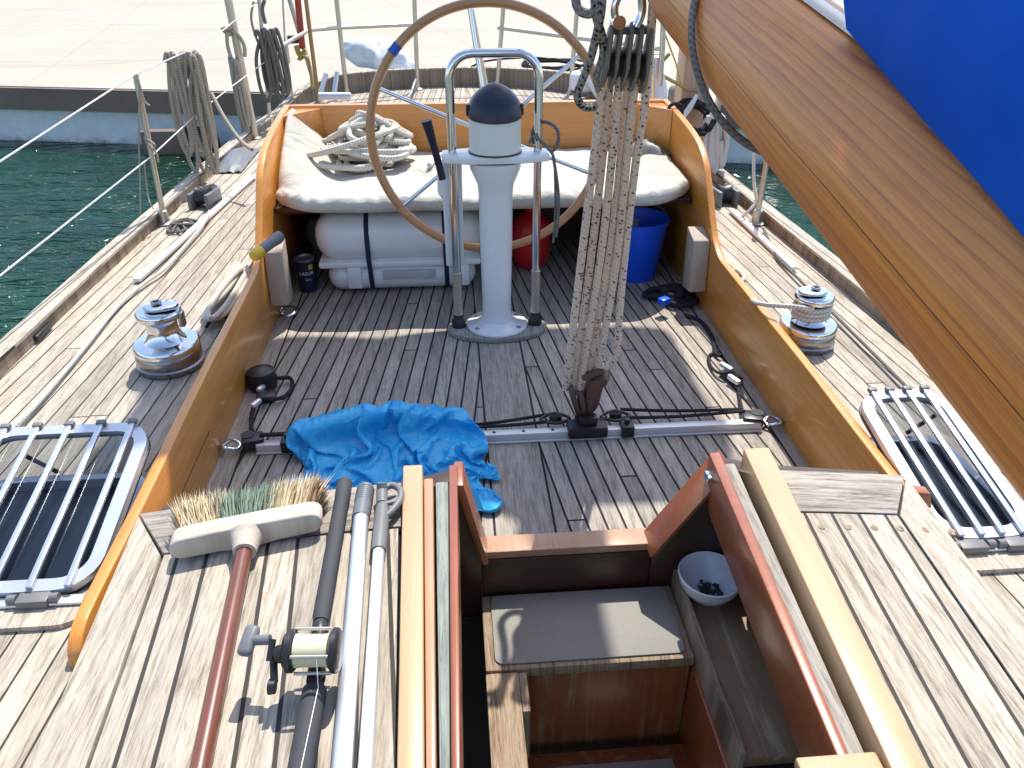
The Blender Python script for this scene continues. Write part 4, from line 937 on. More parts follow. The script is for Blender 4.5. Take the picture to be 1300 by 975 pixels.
def tuft(u0, u1, mat, n, seed, long):
    rnd = random.Random(seed); b = MB()
    for k in range(n):
        u = rnd.uniform(u0, u1); w = rnd.uniform(-.022, .022)
        # bristles stand in rows of tufts
        u = round(u/.009)*.009+rnd.gauss(0, .0016); w = round(w/.009)*.009+rnd.gauss(0, .0015)
        root = bp(u, .044, w); sp = (u/L-.5)
        d = (nrm*1.0+ax*(sp*.75+rnd.gauss(0, .13))+Vector((0, 0, .10+w*7+rnd.gauss(0, .13)))).normalized()
        ln = long*rnd.uniform(.82, 1.08); s = d.cross(Vector((rnd.gauss(0, 1), rnd.gauss(0, 1), rnd.gauss(0, 1)))).normalized()*.0012
        mid = root+d*ln*.55+Vector((0, 0, .002)); tip = root+d*ln-Vector((0, 0, .006*rnd.random()))
        if tip.z < zr(tip.x)+.003: tip.z = zr(tip.x)+.003
        if mid.z < zr(mid.x)+.003: mid.z = zr(mid.x)+.003
        v = [b.bm.verts.new(q) for q in (root-s, root+s, mid+s*.9, mid-s*.9, tip)]
        for f in (b.bm.faces.new((v[0], v[1], v[2], v[3])), b.bm.faces.new((v[3], v[2], v[4]))):
            for lp in f.loops: lp[b.uv].uv = (k*.37, 0)
    o = b.build('bristles', mat, br); return o
tuft(.004, L*.33, M['brcream'], 1100, 1, .088)['label'] = 'cream bristles on the left of the broom head'
tuft(L*.30, L*.70, M['brgreen'], 1500, 2, .082)['label'] = 'faded green bristles in the middle of the broom head'
tuft(L*.66, L*.97, M['brcream'], 1100, 3, .085)['label'] = 'cream bristles on the right of the broom head'
tuft(L*.93, L*1.0, M['brdark'], 260, 4, .07)['label'] = 'dark brown bristles at the right end of the broom head'
H1 = on_roof(252, 985, .018); H0 = hb-nrm*.02; H0.z = H0.z; dirn = (H1-H0); b = MB(); b.tube([H0, H0+dirn*.5, H0+dirn*1.0, H0+dirn*1.7], .0155, 16); b.build('handle', M['broomstick'], br)

rd = thing('fishing_rod', 'black fishing rod with cream-lined reel lying on the left roof', 'fishing rod', (-.42, 1.0, .45))
r0 = on_roof(438, 612, .022); r1 = on_roof(407, 790, .03); r2 = on_roof(401, 868, .03); r3 = on_roof(380, 985, .024); r4 = r3+(r3-r2)*2.0
b = MB(); d = r1-r0; b.lathe([(0, 0), (.013, 0), (.0165, .004), (.0165, .05), (.0155, .06), (.0155, d.length*.97), (.013, d.length), (0, d.length)], r0, d, 22); b.build('rear_grip', M['foam'], rd)
b = MB(); b.tube([r1-d*.02, r1.lerp(r2, .5), r2], .0115, 14); b.lathe([(.0125, 0), (.0135, .004), (.0135, .02), (.0125, .024)], r1+ (r2-r1)*.02, r2-r1, 18); b.lathe([(.0135, 0), (.0145, .004), (.0145, .02), (.0135, .024)], r1.lerp(r2, .78), r2-r1, 18); b.build('reel_seat', M['black'], rd)
d = r3-r2; b = MB(); b.lathe([(0, 0), (.012, .0), (.019, .012), (.0195, .05), (.0185, d.length*1.2), (.012, d.length*1.25)], r2, d, 22); b.build('fore_grip', M['foam'], rd)
RC = on_roof(397, 826, .082); rx = Vector((1, -.06, 0)).normalized()
b = MB(); b.box(RC+Vector((.0, 0, -.040)), (.024, .06, .010), None, .004); reel = b.build('reel', M['black'], rd)
for (u, rr_, th) in ((-.043, .033, .017), (.027, .0345, .016)):
    b = MB(); b.lathe([(0, 0), (rr_*.8, 0), (rr_, .005), (rr_, th-.004), (rr_*.86, th), (0, th)], RC+rx*u, rx, 40); b.build('side_plate', M['black'], reel)
b = MB(); b.lathe([(.015, -.026), (.026, -.026), (.0245, -.015), (.025, .0), (.0245, .015), (.026, .026), (.015, .026)], RC, rx, 36); b.build('line_spool', M['spool'], reel)
for (dy, dz) in ((.026, .02), (-.027, .018), (-.026, -.021), (.026, -.022)):
    b = MB(); b.cyl(RC+rx*-.028+Vector((0, dy, dz)), RC+rx*.029+Vector((0, dy, dz)), .0028, 10); b.build('pillar', M['tube'], reel)
b = MB(); q = RC+rx*-.044+Vector((0, -.003, -.003)); b.lathe([(0, 0), (.015, 0), (.0135, .012), (.008, .018), (0, .018)], q, -rx, 20)
q2 = q-rx*.017; kn = on_roof(343, 812, .10)
b.tube([q2, q2+Vector((-.004, -.012, .0)), kn+Vector((.004, -.0, -.0))], .0055, 8); b.tube([q2, q2+Vector((.002, -.03, -.03))], .006, 8); b.lathe([(0, 0), (.011, .002), (.012, .012), (0, .014)], q2+Vector((.006, -.034, -.034)), -rx, 14); b.build('crank_arm', M['black'], reel)
b = MB(); k2 = on_roof(322, 813, .098); b.cyl(kn, k2, .008, 12); dd = (kn-k2).normalized()
b.box(k2-dd*.008, (.024, .050, .018), Matrix.Rotation(R(-12), 3, 'Z') @ Matrix.Rotation(R(18), 3, 'X'), .008, 3); b.build('handle_knob', M['grey2'], reel)
b = MB(); b.tube([RC+Vector((.010, -.024, .008)), RC+Vector((.012, -.05, -.025)), r3+Vector((.006, 0, .022)), r4+Vector((.006, 0, .02))], .0008, 5); b.build('fishing_line', M['letter'], rd)

def pole(label, name, pa, pb, r, ext):
    t = thing(name, label, 'pole', pa, 'telescopic poles on the roof')
    b = MB(); d = pb-pa; b.tube([pa, pb, pb+d*ext], r, 20); b.build('shaft', M['alu'], t); return t
a0 = on_roof(459, 650, .024); a1 = on_roof(434, 975, .024)
t = pole('thicker silver telescopic pole between the fishing rod and the hooked pole', 'telescopic_pole', a0, a1, .0155, .6)
e = on_roof(465, 618, .024); b = MB(); d = e-a0; b.lathe([(.0, -.02), (.0175, -.02), (.018, .0), (.018, d.length*.8), (.016, d.length*.96), (.010, d.length), (0, d.length)], a0, d, 22)
for k in range(7): b.lathe([(.0185, 0), (.0192, .002), (.0185, .004)], a0+d*(.35+.08*k), d, 20)
b.build('end_grip', M['grey2'], t)
b = MB(); b.lathe([(.006, -.001), (.011, -.001), (.011, .003), (.006, .003)], e, d, 16); b.build('end_hole', M['black'], t)
a0 = on_roof(481, 695, .020); a1 = on_roof(464, 975, .020)
t = pole('thinner silver pole with a grey hook end beside the left runner', 'boat_hook', a0, a1, .0115, .6)
e = on_roof(486, 642, .022); b = MB(); d = e-a0; b.lathe([(0, -.01), (.0145, -.01), (.015, 0), (.0155, d.length*.75), (.0135, d.length*1.0), (0, d.length*1.02)], a0, d, 20); b.build('sleeve', M['grey'], t)
h0 = on_roof(485, 640, .026); h1 = on_roof(485, 622, .03); b = MB(); b.tube([h0, h1], .012, 12); b.lathe([(.005, 0), (.011, 0), (.011, .012), (.005, .012)], h1+Vector((0, 0, .004)), (0, .5, .8), 14)
b.tube([h1, on_roof(497, 616, .03), on_roof(508, 622, .03), on_roof(508, 634, .028), on_roof(498, 648, .026), on_roof(489, 656, .024)], .0075, 10, smooth=5); b.tube([on_roof(489, 640, .028), on_roof(500, 637, .028), on_roof(507, 632, .028)], .006, 8); b.tube([on_roof(489, 632, .028), on_roof(503, 629, .028)], .004, 8); b.build('hook', M['grey'], t)

# ------------------------------------------------------------------ boom, sail cover, strop
XB, ZB, SB, RB = .336, 1.1204, .1765, .10
def bc_(y, a, r=RB): return Vector((XB+r*math.cos(a), y, ZB+SB*y+r*math.sin(a)))
bm_ = thing('boom', 'thick varnished wooden boom slanting across the upper right', 'boom', (XB, 1.8, 1.43))
b = MB(); rows = []
for k in range(60):
    y = 1.80-2.6*k/59; rows.append([bc_(y, 2*math.pi*j/56, RB*(1 if k > 2 else .80+.2*(k/3)**.5)) for j in range(56)])
vs = b.grid(rows, closed_v=True); b.bm.faces.new(vs[0]); b.bm.faces.new(vs[-1][::-1]); b.build('spar', M['boom'], bm_)
b = MB(); b.tube([bc_(1.72, 1.62, RB+.002), bc_(-.6, 1.62, RB+.002)], .013, 8, flat=(1, .4, (1, 0, 0))); b.build('sail_track', M['tube'], bm_)
b = MB(); P = []
for k in range(40):
    a = 2*math.pi*k/40; y = 1.27+.13*math.sin(a)-.02*math.cos(a); sag = .010*max(0, math.sin(a+3.6)); P.append(bc_(y, a, RB+.005+sag))
b.tube(P, .0060, 8, closed=True, smooth=2); tag(b.build('boom_strop', M['ropedark']), 'dark rope strop looped round the boom', 'rope')
# sail cover: draped over boom; its lower left edge dips towards the mast
HEM = [(1.3, 72), (1.2, 83), (1.1, 92), (1.0, 99), (.9, 106), (.8, 112), (.7, 118), (.6, 123), (.5, 129), (.4, 134), (.2, 142), (-2, 150)]   # where the hem lies round the boom, degrees
def hem_at(y):
    for (y1, a1), (y0, a0) in zip(HEM, HEM[1:]):
        if y >= y0: return R(a1+(a0-a1)*(y1-y)/(y1-y0))
    return R(150)
def cover():
    b = MB(); rows = []; NY = 110
    for k in range(NY+1):
        f = k/NY; y = .965-1.75*f; edge = hem_at(y)
        top = .34+.2*f; zc = ZB+SB*y; hem = bc_(y, edge, RB+.010); row = []; nA = 40
        def fold(y, z, t): return t*(.030*noise.noise((y*3.2+z*3, z*2.4, 2))+.008*noise.noise((y*9+z*4, z*5, 4)))
        for j in range(nA+1):
            t = j/nA
            x = hem.x-.03*math.sin(math.pi*min(1, t*1.3))+(XB-hem.x)*t**1.5; z = hem.z+(zc+RB+top-hem.z)*t
            row.append((x+fold(y, z, min(1, t*5)), y+.16*t*max(0, 1-f*6), z))
        for j in range(1, nA+1):
            t = 1-j/nA; hr = bc_(y, max(math.pi-edge, R(-10)), RB+.010); x = hr.x+(XB-hr.x)*t**1.5+.03*math.sin(math.pi*min(1, t*1.3)); z = hr.z+(zc+RB+top-hr.z)*t
            row.append((x+fold(y+3, z, min(1, t*5)), y, z))
        rows.append(row)
    vs = b.grid(rows); b.bm.faces.new(vs[0])
    return b.build('sail_cover', M['tarp'], None, 60)
tag(cover(), 'bright blue canvas sail cover over the boom at upper right', 'sail cover')
# unseen panel added above the cockpit, outlined to shade the floor and boom
sh = [(-1.02, 2.94), (-.80, 3.0), (-.5, 2.96), (-.3, 2.99), (.3, 2.995), (.68, 2.965), (.755, 2.85), (.745, 2.4), (.755, 2.12), (.70, 1.94), (.55, 1.79), (.165, 1.775), (.155, 1.55), (.15, .9), (.14, .2), (-.05, .2), (-.045, .9), (-.04, 1.55), (-.05, 1.77), (-.6, 1.73), (-1.0, 1.64), (-1.2, 1.58), (-1.28, 1.75), (-1.24, 2.1), (-1.28, 2.25), (-1.22, 2.55)]
ZA = 4.0
b = MB(); pts = catmull([Vector((x+SX*ZA, y+SY*ZA, ZA)) for x, y in sh], 4, True); b.prism(pts, (0, 0, .004)); tag(b.build('shadow_caster', M['shadow_caster']), 'unseen blue canvas panel added above the cockpit to cast its shade', 'shadow_caster')

# ------------------------------------------------------------------ rails, stanchions, lifelines, coils
S1b, S1t = at(210, 285, y=4.0), at(172, 94, y=4.0)
S2b, S2t = at(325, 182, y=5.9), at(284, -30, y=5.9)
def stanchion(b0, t0, r, label, name='stanchion'):
    t = thing(name, label, 'stanchion', b0, 'stanchions along the deck edge')
    b = MB(); b.tube([b0+Vector((0, 0, .02)), t0], r, 14); b.build('post', M['tube'], t)
    b = MB(); b.lathe([(0, 0), (.045, 0), (.047, .008), (.028, .014), (.024, .07), (.018, .075)], (b0.x, b0.y, ZD+.001), n=24); b.build('foot', M['tube'], t)
    return t
stanchion(S1b, S1t, .0135, 'grey stanchion nearest on the left, lifelines tied to its top')
stanchion(S2b, S2t, .027, 'thick grey post on the left with a small rope coil beside it')
stanchion(at(343, 152, y=6.35), at(327, -20, y=6.35), .014, 'thin grey stanchion behind the second rope coil at left')
stanchion(at(405, 128, y=7.2), at(362, -20, y=7.2), .020, 'grey stanchion with red and yellow webbing at the stern')
stanchion(at(960, 284, y=3.76), at(982, 155, y=3.76), .0135, 'grey stanchion on the right deck half hidden by the boom')
stanchion(at(906, 180, y=5.2), at(925, 20, y=5.2), .02, 'grey stanchion behind the white rope hank at right')
b = MB(); L0 = at(0, 205, x=-1.74); L0f = L0+(L0-S1t)*1.5
S3 = at(330, 0, y=6.4)
b.tube([L0f, L0, S1t, at(245, 62, x=-1.62), at(285, 37, x=-1.60), S3], .0038, 8); tag(b.build('lifeline', M['ropewhite']), 'upper white lifeline wire on the left side', 'lifeline', 'lifelines along the left side')
b = MB(); K1 = at(0, 350, x=-1.75); S1m = S1b.lerp(S1t, .48)
b.tube([K1+(K1-S1m)*1.5, K1, S1m, at(255, 140, x=-1.62), at(290, 113, x=-1.59), at(345, 72, y=6.4), at(358, 62, y=6.9)], .0036, 8); tag(b.build('lifeline', M['ropewhite']), 'lower white lifeline wire on the left side', 'lifeline', 'lifelines along the left side')
b = MB(); b.tube([S1t, S1t+Vector((.01, -.02, -.06)), at(176, 170, y=3.98), at(178, 276, y=3.98), at(172, 320, y=3.6)], .004, 7, smooth=4); b.tube([S1t, at(178, 110, y=3.98), at(183, 128, y=3.98), at(190, 134, y=3.98)], .005, 7, smooth=4); b.tube([at(183, 175, y=3.98), at(196, 183, y=3.96), at(193, 190, y=3.97), at(184, 178, y=3.98), at(198, 194, y=3.97), at(201, 206, y=3.97)], .005, 7, smooth=4); b.tube([at(183, 205, y=3.98), at(188, 250, y=3.98), at(195, 265, y=3.9)], .0035, 7, smooth=4)
tag(b.build('lashing', M['ropegrey']), 'thin grey lashings tied to the nearest left stanchion', 'rope')

def coil(name, label, top, bottom, wtop, wbot, n, r, mat, seed, y, dy=.05, hang=None):
    """a hank of rope hung in long loops: top/bottom pixels, widths in metres"""
    rnd = random.Random(seed); T = at(*top, y=y); B = at(*bottom, y=y); ax = (B-T); L = ax.length; ax.normalize(); sx = RT.copy(); nn = ax.cross(sx).normalized()
    b = MB(); P = []
    for k in range(n):
        f = (k+.5)/n-.5; l2 = L*rnd.uniform(.8, 1.02); w = rnd.uniform(.2, .42); off = nn*rnd.uniform(-dy, dy)
        ct = T+sx*(f*wtop)+off; cb = T+ax*l2+sx*(f*wbot+rnd.uniform(-.02, .02))+off*.6
        P += [ct-sx*wtop*w*.3+ax*.05, ct+ax*rnd.uniform(0, .02), ct+sx*wtop*w*.3+ax*.05, ct.lerp(cb, .4)+sx*wbot*w*.5, ct.lerp(cb, .8)+sx*wbot*w*.55, cb, ct.lerp(cb, .8)-sx*wbot*w*.55, ct.lerp(cb, .4)-sx*wbot*w*.5]
    b.tube(P, r, 8, smooth=5)
    if hang: b.tube([at(px, py, y=y-.03) for px, py in hang], r, 8, smooth=5)
    return tag(b.build(name, mat), label, 'rope', 'rope hanks hung at the left rail')
coil('rope_coil', 'largest grey rope hank, hung on the left lifeline behind the nearest stanchion', (232, 66), (262, 222), .19, .17, 10, .0115, M['ropegrey'], 21, 4.75)
b = MB(); b.tube([at(268, 118, y=4.7), at(285, 150, y=4.6), at(305, 178, y=4.5), at(320, 190, y=4.4)], .011, 8, smooth=4); tag(b.build('rope_end', M['ropegrey']), 'single grey rope leading from the largest hank to the coaming', 'rope')
coil('rope_coil', 'narrow grey rope hank tied beside the thick left post', (295, 72), (312, 172), .085, .09, 5, .0125, M['ropegrey'], 22, 5.85, hang=[(288, 42), (289, 58), (293, 72)])
coil('rope_coil', 'dark grey rope hank hanging from a knot at the top left edge', (338, 36), (356, 128), .14, .17, 8, .0135, M['ropedark'], 23, 6.25, hang=[(336, 0), (333, 12), (337, 30)])
b = MB(); b.tube([at(322, 2, y=6.3), at(319, 25, y=6.3), at(328, 55, y=6.3), at(345, 90, y=6.4)], .009, 8, smooth=4); tag(b.build('hanging_rope', M['ropegrey']), 'thin grey rope hanging in front of the dark hank at the top left', 'rope')
b = MB(); b.tube([at(311, 72, y=5.87), at(310, 58, y=5.87), at(303, 45, y=5.87), at(294, 39, y=5.87), at(282, 36, y=5.88), at(292, 44, y=5.86), at(284, 38, y=5.84), at(296, 34, y=5.86)], .013, 8, smooth=4)
tag(b.build('knotted_rope', M['ropegrey']), 'grey rope knotted round the thick post at left, its tail hanging down', 'rope')
b = MB(); b.tube([at(358, -20, y=6.9), at(362, 60, y=6.9), at(372, 125, y=6.9)], .008, 10); b.lathe([(.008, 0), (.018, .01), (.018, .16), (.008, .17)], at(362, 52, y=6.9), at(366, 80, y=6.9)-at(362, 52, y=6.9), 12); tag(b.build('backstay', M['tube']), 'thin steel backstay with a turnbuckle at the left stern', 'backstay')
b = MB(); b.tube([at(376, -20, y=7.1), at(380, 20, y=7.1), at(384, 62, y=7.1)], .026, 8, flat=(1, .3, (1, 0, 0))); tag(b.build('red_webbing', M['webred']), 'red webbing strap hanging at the left stern', 'strap')
b = MB(); b.tube([at(376, 58, y=7.08), at(381, 70, y=7.05), at(388, 62, y=7.05), at(379, 76, y=7.05), at(390, 72, y=7.05), at(394, 90, y=7.08), at(396, 112, y=7.1)], .022, 8, smooth=4, flat=(1, .5, (1, 0, 0))); tag(b.build('yellow_webbing', M['webyellow']), 'knotted yellow webbing below the red strap at the left stern', 'strap')
b = MB(); b.tube([at(386, -20, y=7.0), at(396, 60, y=7.0), at(404, 124, y=7.0)], .017, 12); tag(b.build('flag_staff', M['staff']), 'varnished wooden staff standing at the left stern beside the red strap', 'staff')
b = MB(); b.bb(*[q for q in (0, 0.01)], 0, .01, 0, .01) if False else None
c = at(372, 50, y=7.12); b.box(c, (.09, .06, .06), Matrix.Rotation(R(20), 3, 'Z'), .01); tag(b.build('rail_clamp', M['black']), 'black clamp on the grey stern stanchion by the red strap', 'clamp')
# stern rail
sr = thing('stern_rail', 'grey tubular pushpit rail round the stern', 'rail', (0, 7.8, ZD))
posts = [((440, 116), (424, -30), 7.55), ((530, 108), (525, -30), 7.8), ((631, 104), (642, -30), 7.82), ((724, 118), (736, -30), 7.5)]
for a, c2, y in posts:
    b = MB(); p = at(*a, y=y); p.z = ZD; b.tube([p, at(*c2, y=y)], .021, 12); b.lathe([(0, 0), (.05, 0), (.05, .01), (.028, .02), (.024, .06)], (p.x, p.y, ZD+.001), n=20); b.build('post', M['tube'], sr)
b = MB(); b.tube([at(352, 62, y=6.6), at(392, 38, y=7.2), at(432, 35, y=7.55), at(526, 31, y=7.8)], .017, 10); b.build('rail_bar', M['tube'], sr)
b = MB(); b.tube([at(632, 35, y=7.82), at(730, 48, y=7.5), at(790, 55, y=7.0), at(835, 62, y=6.2)], .017, 10); b.build('rail_bar', M['tube'], sr)
b = MB(); b.tube([at(424, -25, y=7.55), at(525, -28, y=7.8), at(642, -28, y=7.82), at(736, -25, y=7.5), at(800, -20, y=6.9)], .02, 10); b.build('top_rail', M['tube'], sr)
b = MB(); b.tube([at(528, 100, y=7.75), at(522, 118, y=7.3), at(518, 124, y=7.1)], .012, 8); b.build('brace', M['tube'], sr)
b = MB(); b.tube([at(598, 12, y=6.6), at(607, 60, y=6.6), at(617, 112, y=6.6)], .024, 12); tag(b.build('stern_post', M['tube']), 'leaning grey tube on the aft deck behind the pedestal hood', 'tube')
for px in ((418, 92, 408, 118), (432, 92, 425, 122)):
    pass
b = MB(); b.tube([at(414, 94, y=7.0), at(407, 118, y=6.9)], .02, 10); b.tube([at(428, 92, y=7.0), at(424, 120, y=6.9)], .02, 10); b.tube([at(405, 122, y=6.8), at(445, 122, y=6.8)], .03, 8); tag(b.build('swim_ladder', M['hatchframe']), 'two short white ladder legs at the left of the stern', 'ladder')
# plastic bundle on the quay edge behind the stern
b = MB(); c = at(485, 72, y=8.6); rows = []
for i in range(41):
    th = math.pi*i/40; row = []
    for j in range(32):
        ph = 2*math.pi*j/32; d = Vector((math.cos(th)*.33, math.sin(th)*math.cos(ph)*.2, math.sin(th)*math.sin(ph)*.16)); s_ = 1+.35*noise.noise(d*5+Vector((1, 4, 2)))+.2*noise.noise(d*13)
        row.append((c.x+d.x*s_+.1*d.z, c.y+d.y*s_, c.z+d.z*s_-.28*d.x))
    rows.append(row)
b.grid(rows, closed_v=True); tag(b.build('plastic_bundle', M['plastic']), 'crumpled white plastic sheeting bundle on the stern rail at left', 'bundle')
b = MB(); c = at(490, 92, y=8.4); b.bb(c.x-.5, c.x+.45, 8.25, 8.6, c.z-.12, c.z-.02, .02); tag(b.build('gangway_board', M['white']), 'white gangway board under the plastic bundle behind the stern', 'gangway')
# cables at the stern
def loops(name, c, rx, rz, n, r, mat, seed, label, cat='cable', y=0, squash=1.0):
    rnd = random.Random(seed); b = MB(); P = []
    for k in range(n):
        s_ = rnd.uniform(.6, 1.05); ox = rnd.uniform(-.12, .12)*rx
        for q in range(10): a = 6.28*q/10; P.append(Vector((c.x+ox+rx*s_*math.cos(a), c.y+rnd.uniform(-.05, .05)+.3*rx*s_*math.sin(a)*squash, c.z+rz*s_*math.sin(a)+rnd.uniform(-.01, .01))))
    b.tube(P, r, 6, smooth=3); return tag(b.build(name, mat), label, cat)
loops('cable_coil', at(700, 82, y=8.0), .34, .045, 6, .011, M['ropeblack'], 4, 'coil of thin black cable lying on the stern behind the wheel')
b = MB(); b.tube([at(598, 85, y=8.0), at(615, 78, y=8.0), at(650, 74, y=8.0), at(690, 74, y=8.0), at(740, 84, y=7.9), at(765, 98, y=7.6)], .009, 7, smooth=5); tag(b.build('black_cable', M['ropeblack']), 'single black cable running along the stern rail top', 'cable')
c = at(742, 100, y=7.2); b = MB(); b.box(c+Vector((0, 0, -.02)), (.24, .2, .18), Matrix.Rotation(R(20), 3, 'Z'), .06, 4); b.tube([c+Vector((-.05, -.1, .1)), c+Vector((.16, -.15, -.22))], .02, 8); b.tube([c+Vector((-.03, -.1, -.02)), c+Vector((.12, -.1, .18))], .012, 8); tag(b.build('anchor_fitting', M['plastic']), 'white folded anchor bracket on the stern right of the wheel', 'bracket')
# wooden post at right aft with clutter
pw = thing('wooden_post', 'pinkish weathered wooden post aft of the boom end', 'post', at(878, 135, y=5.0))
b = MB(); A = at(877, 133, y=4.75); b.bb(A.x-.085, A.x+.085, 4.68, 4.85, ZD, 1.55, .02); b.build('timber', M['post'], pw)
b = MB(); p = [at(825, 95, y=4.6), at(850, 68, y=4.6)]; b.tube(p, .010, 8); b.tube([at(826, 88, y=4.6), at(870, 112, y=4.62)], .010, 8); b.tube([at(828, 100, y=4.6), at(842, 110, y=4.6)], .008, 8); b.box(at(833, 74, y=4.6), (.06, .05, .06), None, .01); b.tube([at(843, 40, y=4.66), at(858, 80, y=4.66), at(866, 115, y=4.66), at(886, 116, y=4.66)], .0045, 6); b.build('brass_fitting', M['brass'], pw)
b = MB(); c = at(831, 108, y=4.55); b.lathe([(0, .16), (.035, .15), (.04, .08), (.075, -.02), (.08, -.08), (0, -.085)], c, n=24); tag(b.build('white_lamp', M['white']), 'white cone shaped lamp on the aft coaming beside the wooden post', 'lamp')
b = MB(); b.tube([at(843, 0, y=4.5), at(841, 60, y=4.5), at(836, 128, y=4.5)], .016, 10); b.tube([at(828, 10, y=4.45), at(830, 128, y=4.45)], .008, 8); tag(b.build('steel_stay', M['chrome']), 'pair of bright steel rods beside the wooden post aft', 'stay')
loops('rope_heap', at(882, 150, y=4.55), .12, .09, 12, .013, M['ropeblack'], 9, 'tangle of black cords on deck outside the right coaming', 'rope', squash=2.0)
b = MB(); c = at(872, 122, y=4.9); b.box(c, (.2, .16, .12), Matrix.Rotation(R(15), 3, 'Z'), .03, 3); tag(b.build('blue_box', M['grey2']), 'dull blue-grey box behind the wooden post', 'box')
b = MB(); b.tube([at(858, 160, y=4.3), at(876, 138, y=4.4), at(884, 122, y=4.5)], .012, 8); b.tube([at(865, 150, y=4.35), at(880, 128, y=4.4)], .01, 8); tag(b.build('white_stick', M['ropewhite']), 'white stick leaning over the black cords at right', 'stick')
rnd = random.Random(31); b = MB(); P = []
for k in range(9):
    f = k/8-.5; y = 4.55+rnd.uniform(-.05, .05); a = at(908+f*16, 142+abs(f)*10, y=y); c = at(907+f*20+rnd.uniform(-2, 2), 218-abs(f)*18, y=y); P += [a, a.lerp(c, .5)+RT*(f*.05+.01), c, a.lerp(c, .5)+RT*(f*.05-.025)]
b.tube(P, .016, 8, smooth=5); tag(b.build('white_rope_hank', M['ropewhite']), 'thick white rope hank hanging beside the boom at right', 'rope')
b = MB(); b.tube([at(957, 190, y=3.9), at(957, 230, y=3.85), at(960, 255, y=3.8), at(950, 268, y=3.78), at(942, 275, y=3.8)], .009, 8, smooth=4); tag(b.build('stanchion_line', M['ropewhite']), 'white line hanging beside the right deck stanchion', 'rope')
# deck gear left
def turning_block(c, rot, label):
    t = thing('turning_block', label, 'pulley block', c, 'turning blocks on the side decks')
    Rm = Matrix.Rotation(rot, 3, 'Z'); b = MB()
    for s_ in (-.04, .04): b.box(c+Rm@Vector((s_*1.25, 0, .045)), (.022, .16, .085), Rm, .005)
    b.box(c+Rm@Vector((0, .07, .03)), (.12, .02, .06), Rm, .005); b.build('cheek', M['grey2'], t)
    b = MB(); b.lathe([(0, -.035), (.052, -.035), (.04, 0), (.052, .035), (0, .035)], c+Vector((0, 0, .056)), Rm@Vector((1, 0, 0)), 24); b.build('sheave', M['black'], t)
    return t
turning_block(at(262, 262, z=ZD), R(-12), 'grey turning block on the left side deck beside the bulwark')
turning_block(at(916, 258, z=ZD), R(8), 'grey turning block on the right side deck behind the coaming')
b = MB(); tr0, tr1 = at(174, 358, z=ZD+.01), at(240, 300, z=ZD+.01); d = (tr1-tr0).normalized(); s_ = Vector((-d.y, d.x, 0))*.017
tr2 = at(322, 225, z=ZD+.01)
b.prism([tr0-s_, tr0+s_, tr2+s_, tr2-s_], (0, 0, .016), .003); tag(b.build('sheet_track', M['trackalu']), 'pale slotted sheet track on the left side deck', 'track', 'sheet tracks on the side decks')
b = MB(); tr0, tr2 = at(1008, 343, z=ZD+.01), at(928, 268, z=ZD+.01); d = (tr2-tr0).normalized(); s_ = Vector((-d.y, d.x, 0))*.015
b.prism([tr0-s_, tr0+s_, tr2+s_, tr2-s_], (0, 0, .016), .003); tag(b.build('sheet_track', M['white']), 'pale sheet track on the right side deck aft of the winch', 'track', 'sheet tracks on the side decks')
b = MB(); b.tube([at(266, 268, z=.23), at(258, 285, z=.21), at(235, 312, z=.205), at(210, 340, z=.205), at(180, 362, z=.2), at(150, 388, z=.2), at(100, 450, z=.2), at(40, 520, z=.2), at(-10, 565, z=.2)], .0075, 8, smooth=6)
tag(b.build('deck_sheet', M['ropecream']), 'long pale sheet lying along the left side deck from the turning block', 'rope')
b = MB()
rnd = random.Random(8); P = []
for k in range(5):
    f = rnd.uniform(-1, 1); P += [at(306+f*4, 335+k*2, z=.2+.01*k), at(283+f*5, 368, z=.2+.01*k), at(262+rnd.uniform(-3, 3), 397+rnd.uniform(-4, 4), z=.2+.01*k), at(272+f*4, 404, z=.2+.01*k), at(292+f*5, 385, z=.2+.008*k), at(312+f*3, 350, z=.2+.008*k)]
b.tube(P, .011, 8, smooth=6); tag(b.build('deck_coil', M['ropecream']), 'pale rope doubled on deck between the left winch and coaming', 'rope')
b = MB(); b.tube([at(262, 415, z=.2), at(270, 404, z=.2), at(285, 402, z=.2), at(292, 410, z=.2), at(280, 421, z=.2)], .006, 8, smooth=5); tag(b.build('loose_line', M['ropeblack']), 'short black cord on deck behind the left winch', 'cord')
c = at(232, 290, z=ZD); b = pile('shackle_heap', (c.x, c.y, ZD), .09, .16, 8, .0055, None, .03, 17); tag(b.build('wire_tangle', M['ropedark']), 'tangle of thin lines at the foot of the nearest left stanchion', 'rope')
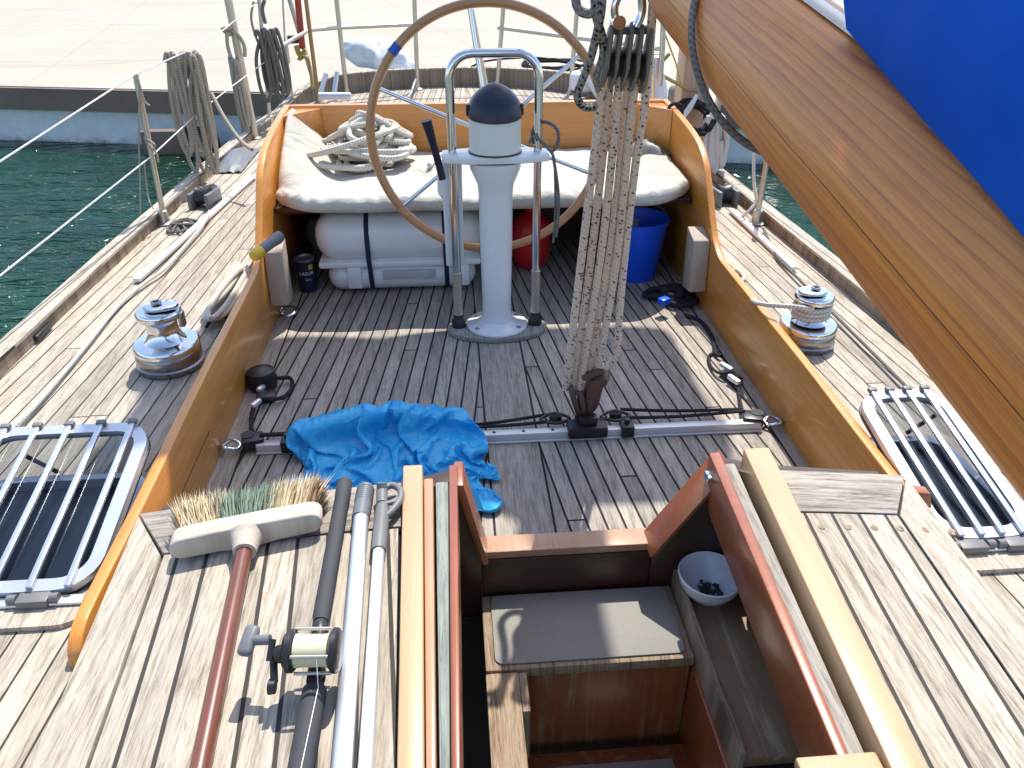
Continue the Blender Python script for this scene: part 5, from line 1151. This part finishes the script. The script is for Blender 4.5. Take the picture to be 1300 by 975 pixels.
c = at(300, 205, z=ZD); b = MB(); b.grid([[(c.x-.1+.2*i/12, c.y-.3+.6*j/16, ZD+.012+.05*(1-(2*i/12-1)**2)*(1-(2*j/16-1)**2)+.012*noise.noise((i*.6, j*.6, 4))) for j in range(17)] for i in range(13)]); tag(b.build('deck_cloth', M['grey2']), 'grey folded cloth on the left deck aft of the turning block', 'cloth')
b = MB(); b.tube([at(969, 290, z=.2), at(985, 322, z=.2), at(1000, 340, z=.2), at(1060, 400, z=.2), at(1110, 450, z=.2), at(1160, 500, z=.2)], .006, 8, smooth=5); tag(b.build('thin_line', M['ropedark']), 'thin dark line lying along the right side deck', 'rope')

# ------------------------------------------------------------------ camera, light
cam = bpy.data.cameras.new('camera'); co = bpy.data.objects.new('camera', cam); COL.objects.link(co)
cam.sensor_width = 36; cam.lens = F/1300*36; cam.clip_start = .02; cam.clip_end = 600
co.matrix_world = Matrix.Translation(CAM) @ Matrix((RT, UP, -FW)).transposed().to_4x4()
scene.camera = co
sd = Vector((-SX, -SY, -1)).normalized(); el = math.asin(-sd.z); az = math.atan2(SX, SY)
sun = bpy.data.lights.new('sun', 'SUN'); sun.energy = 3.25; sun.angle = R(.53); sun.color = (1.0, .955, .88); so = bpy.data.objects.new('sun', sun); COL.objects.link(so)
so.rotation_euler = sd.to_track_quat('-Z', 'Y').to_euler(); so.location = (3, 6, 10)
w = bpy.data.worlds.new('World'); scene.world = w; w.use_nodes = True; nt = w.node_tree
sky = nt.nodes.new('ShaderNodeTexSky'); sky.sky_type = 'NISHITA'; sky.sun_disc = False; sky.sun_elevation = el; sky.sun_rotation = az; sky.air_density = 1.0; sky.dust_density = 1.2
bg = nt.nodes['Background']; bg.inputs[1].default_value = .15; nt.links.new(sky.outputs[0], bg.inputs[0])
scene.view_settings.view_transform = 'Standard'; scene.view_settings.look = 'None'; scene.view_settings.exposure = .88; scene.view_settings.gamma = 1
scene.render.engine = 'CYCLES'; scene.cycles.max_bounces = 8; scene.cycles.transparent_max_bounces = 12; scene.cycles.use_denoising = True
scene.cycles.caustics_reflective = False; scene.cycles.sample_clamp_indirect = 6
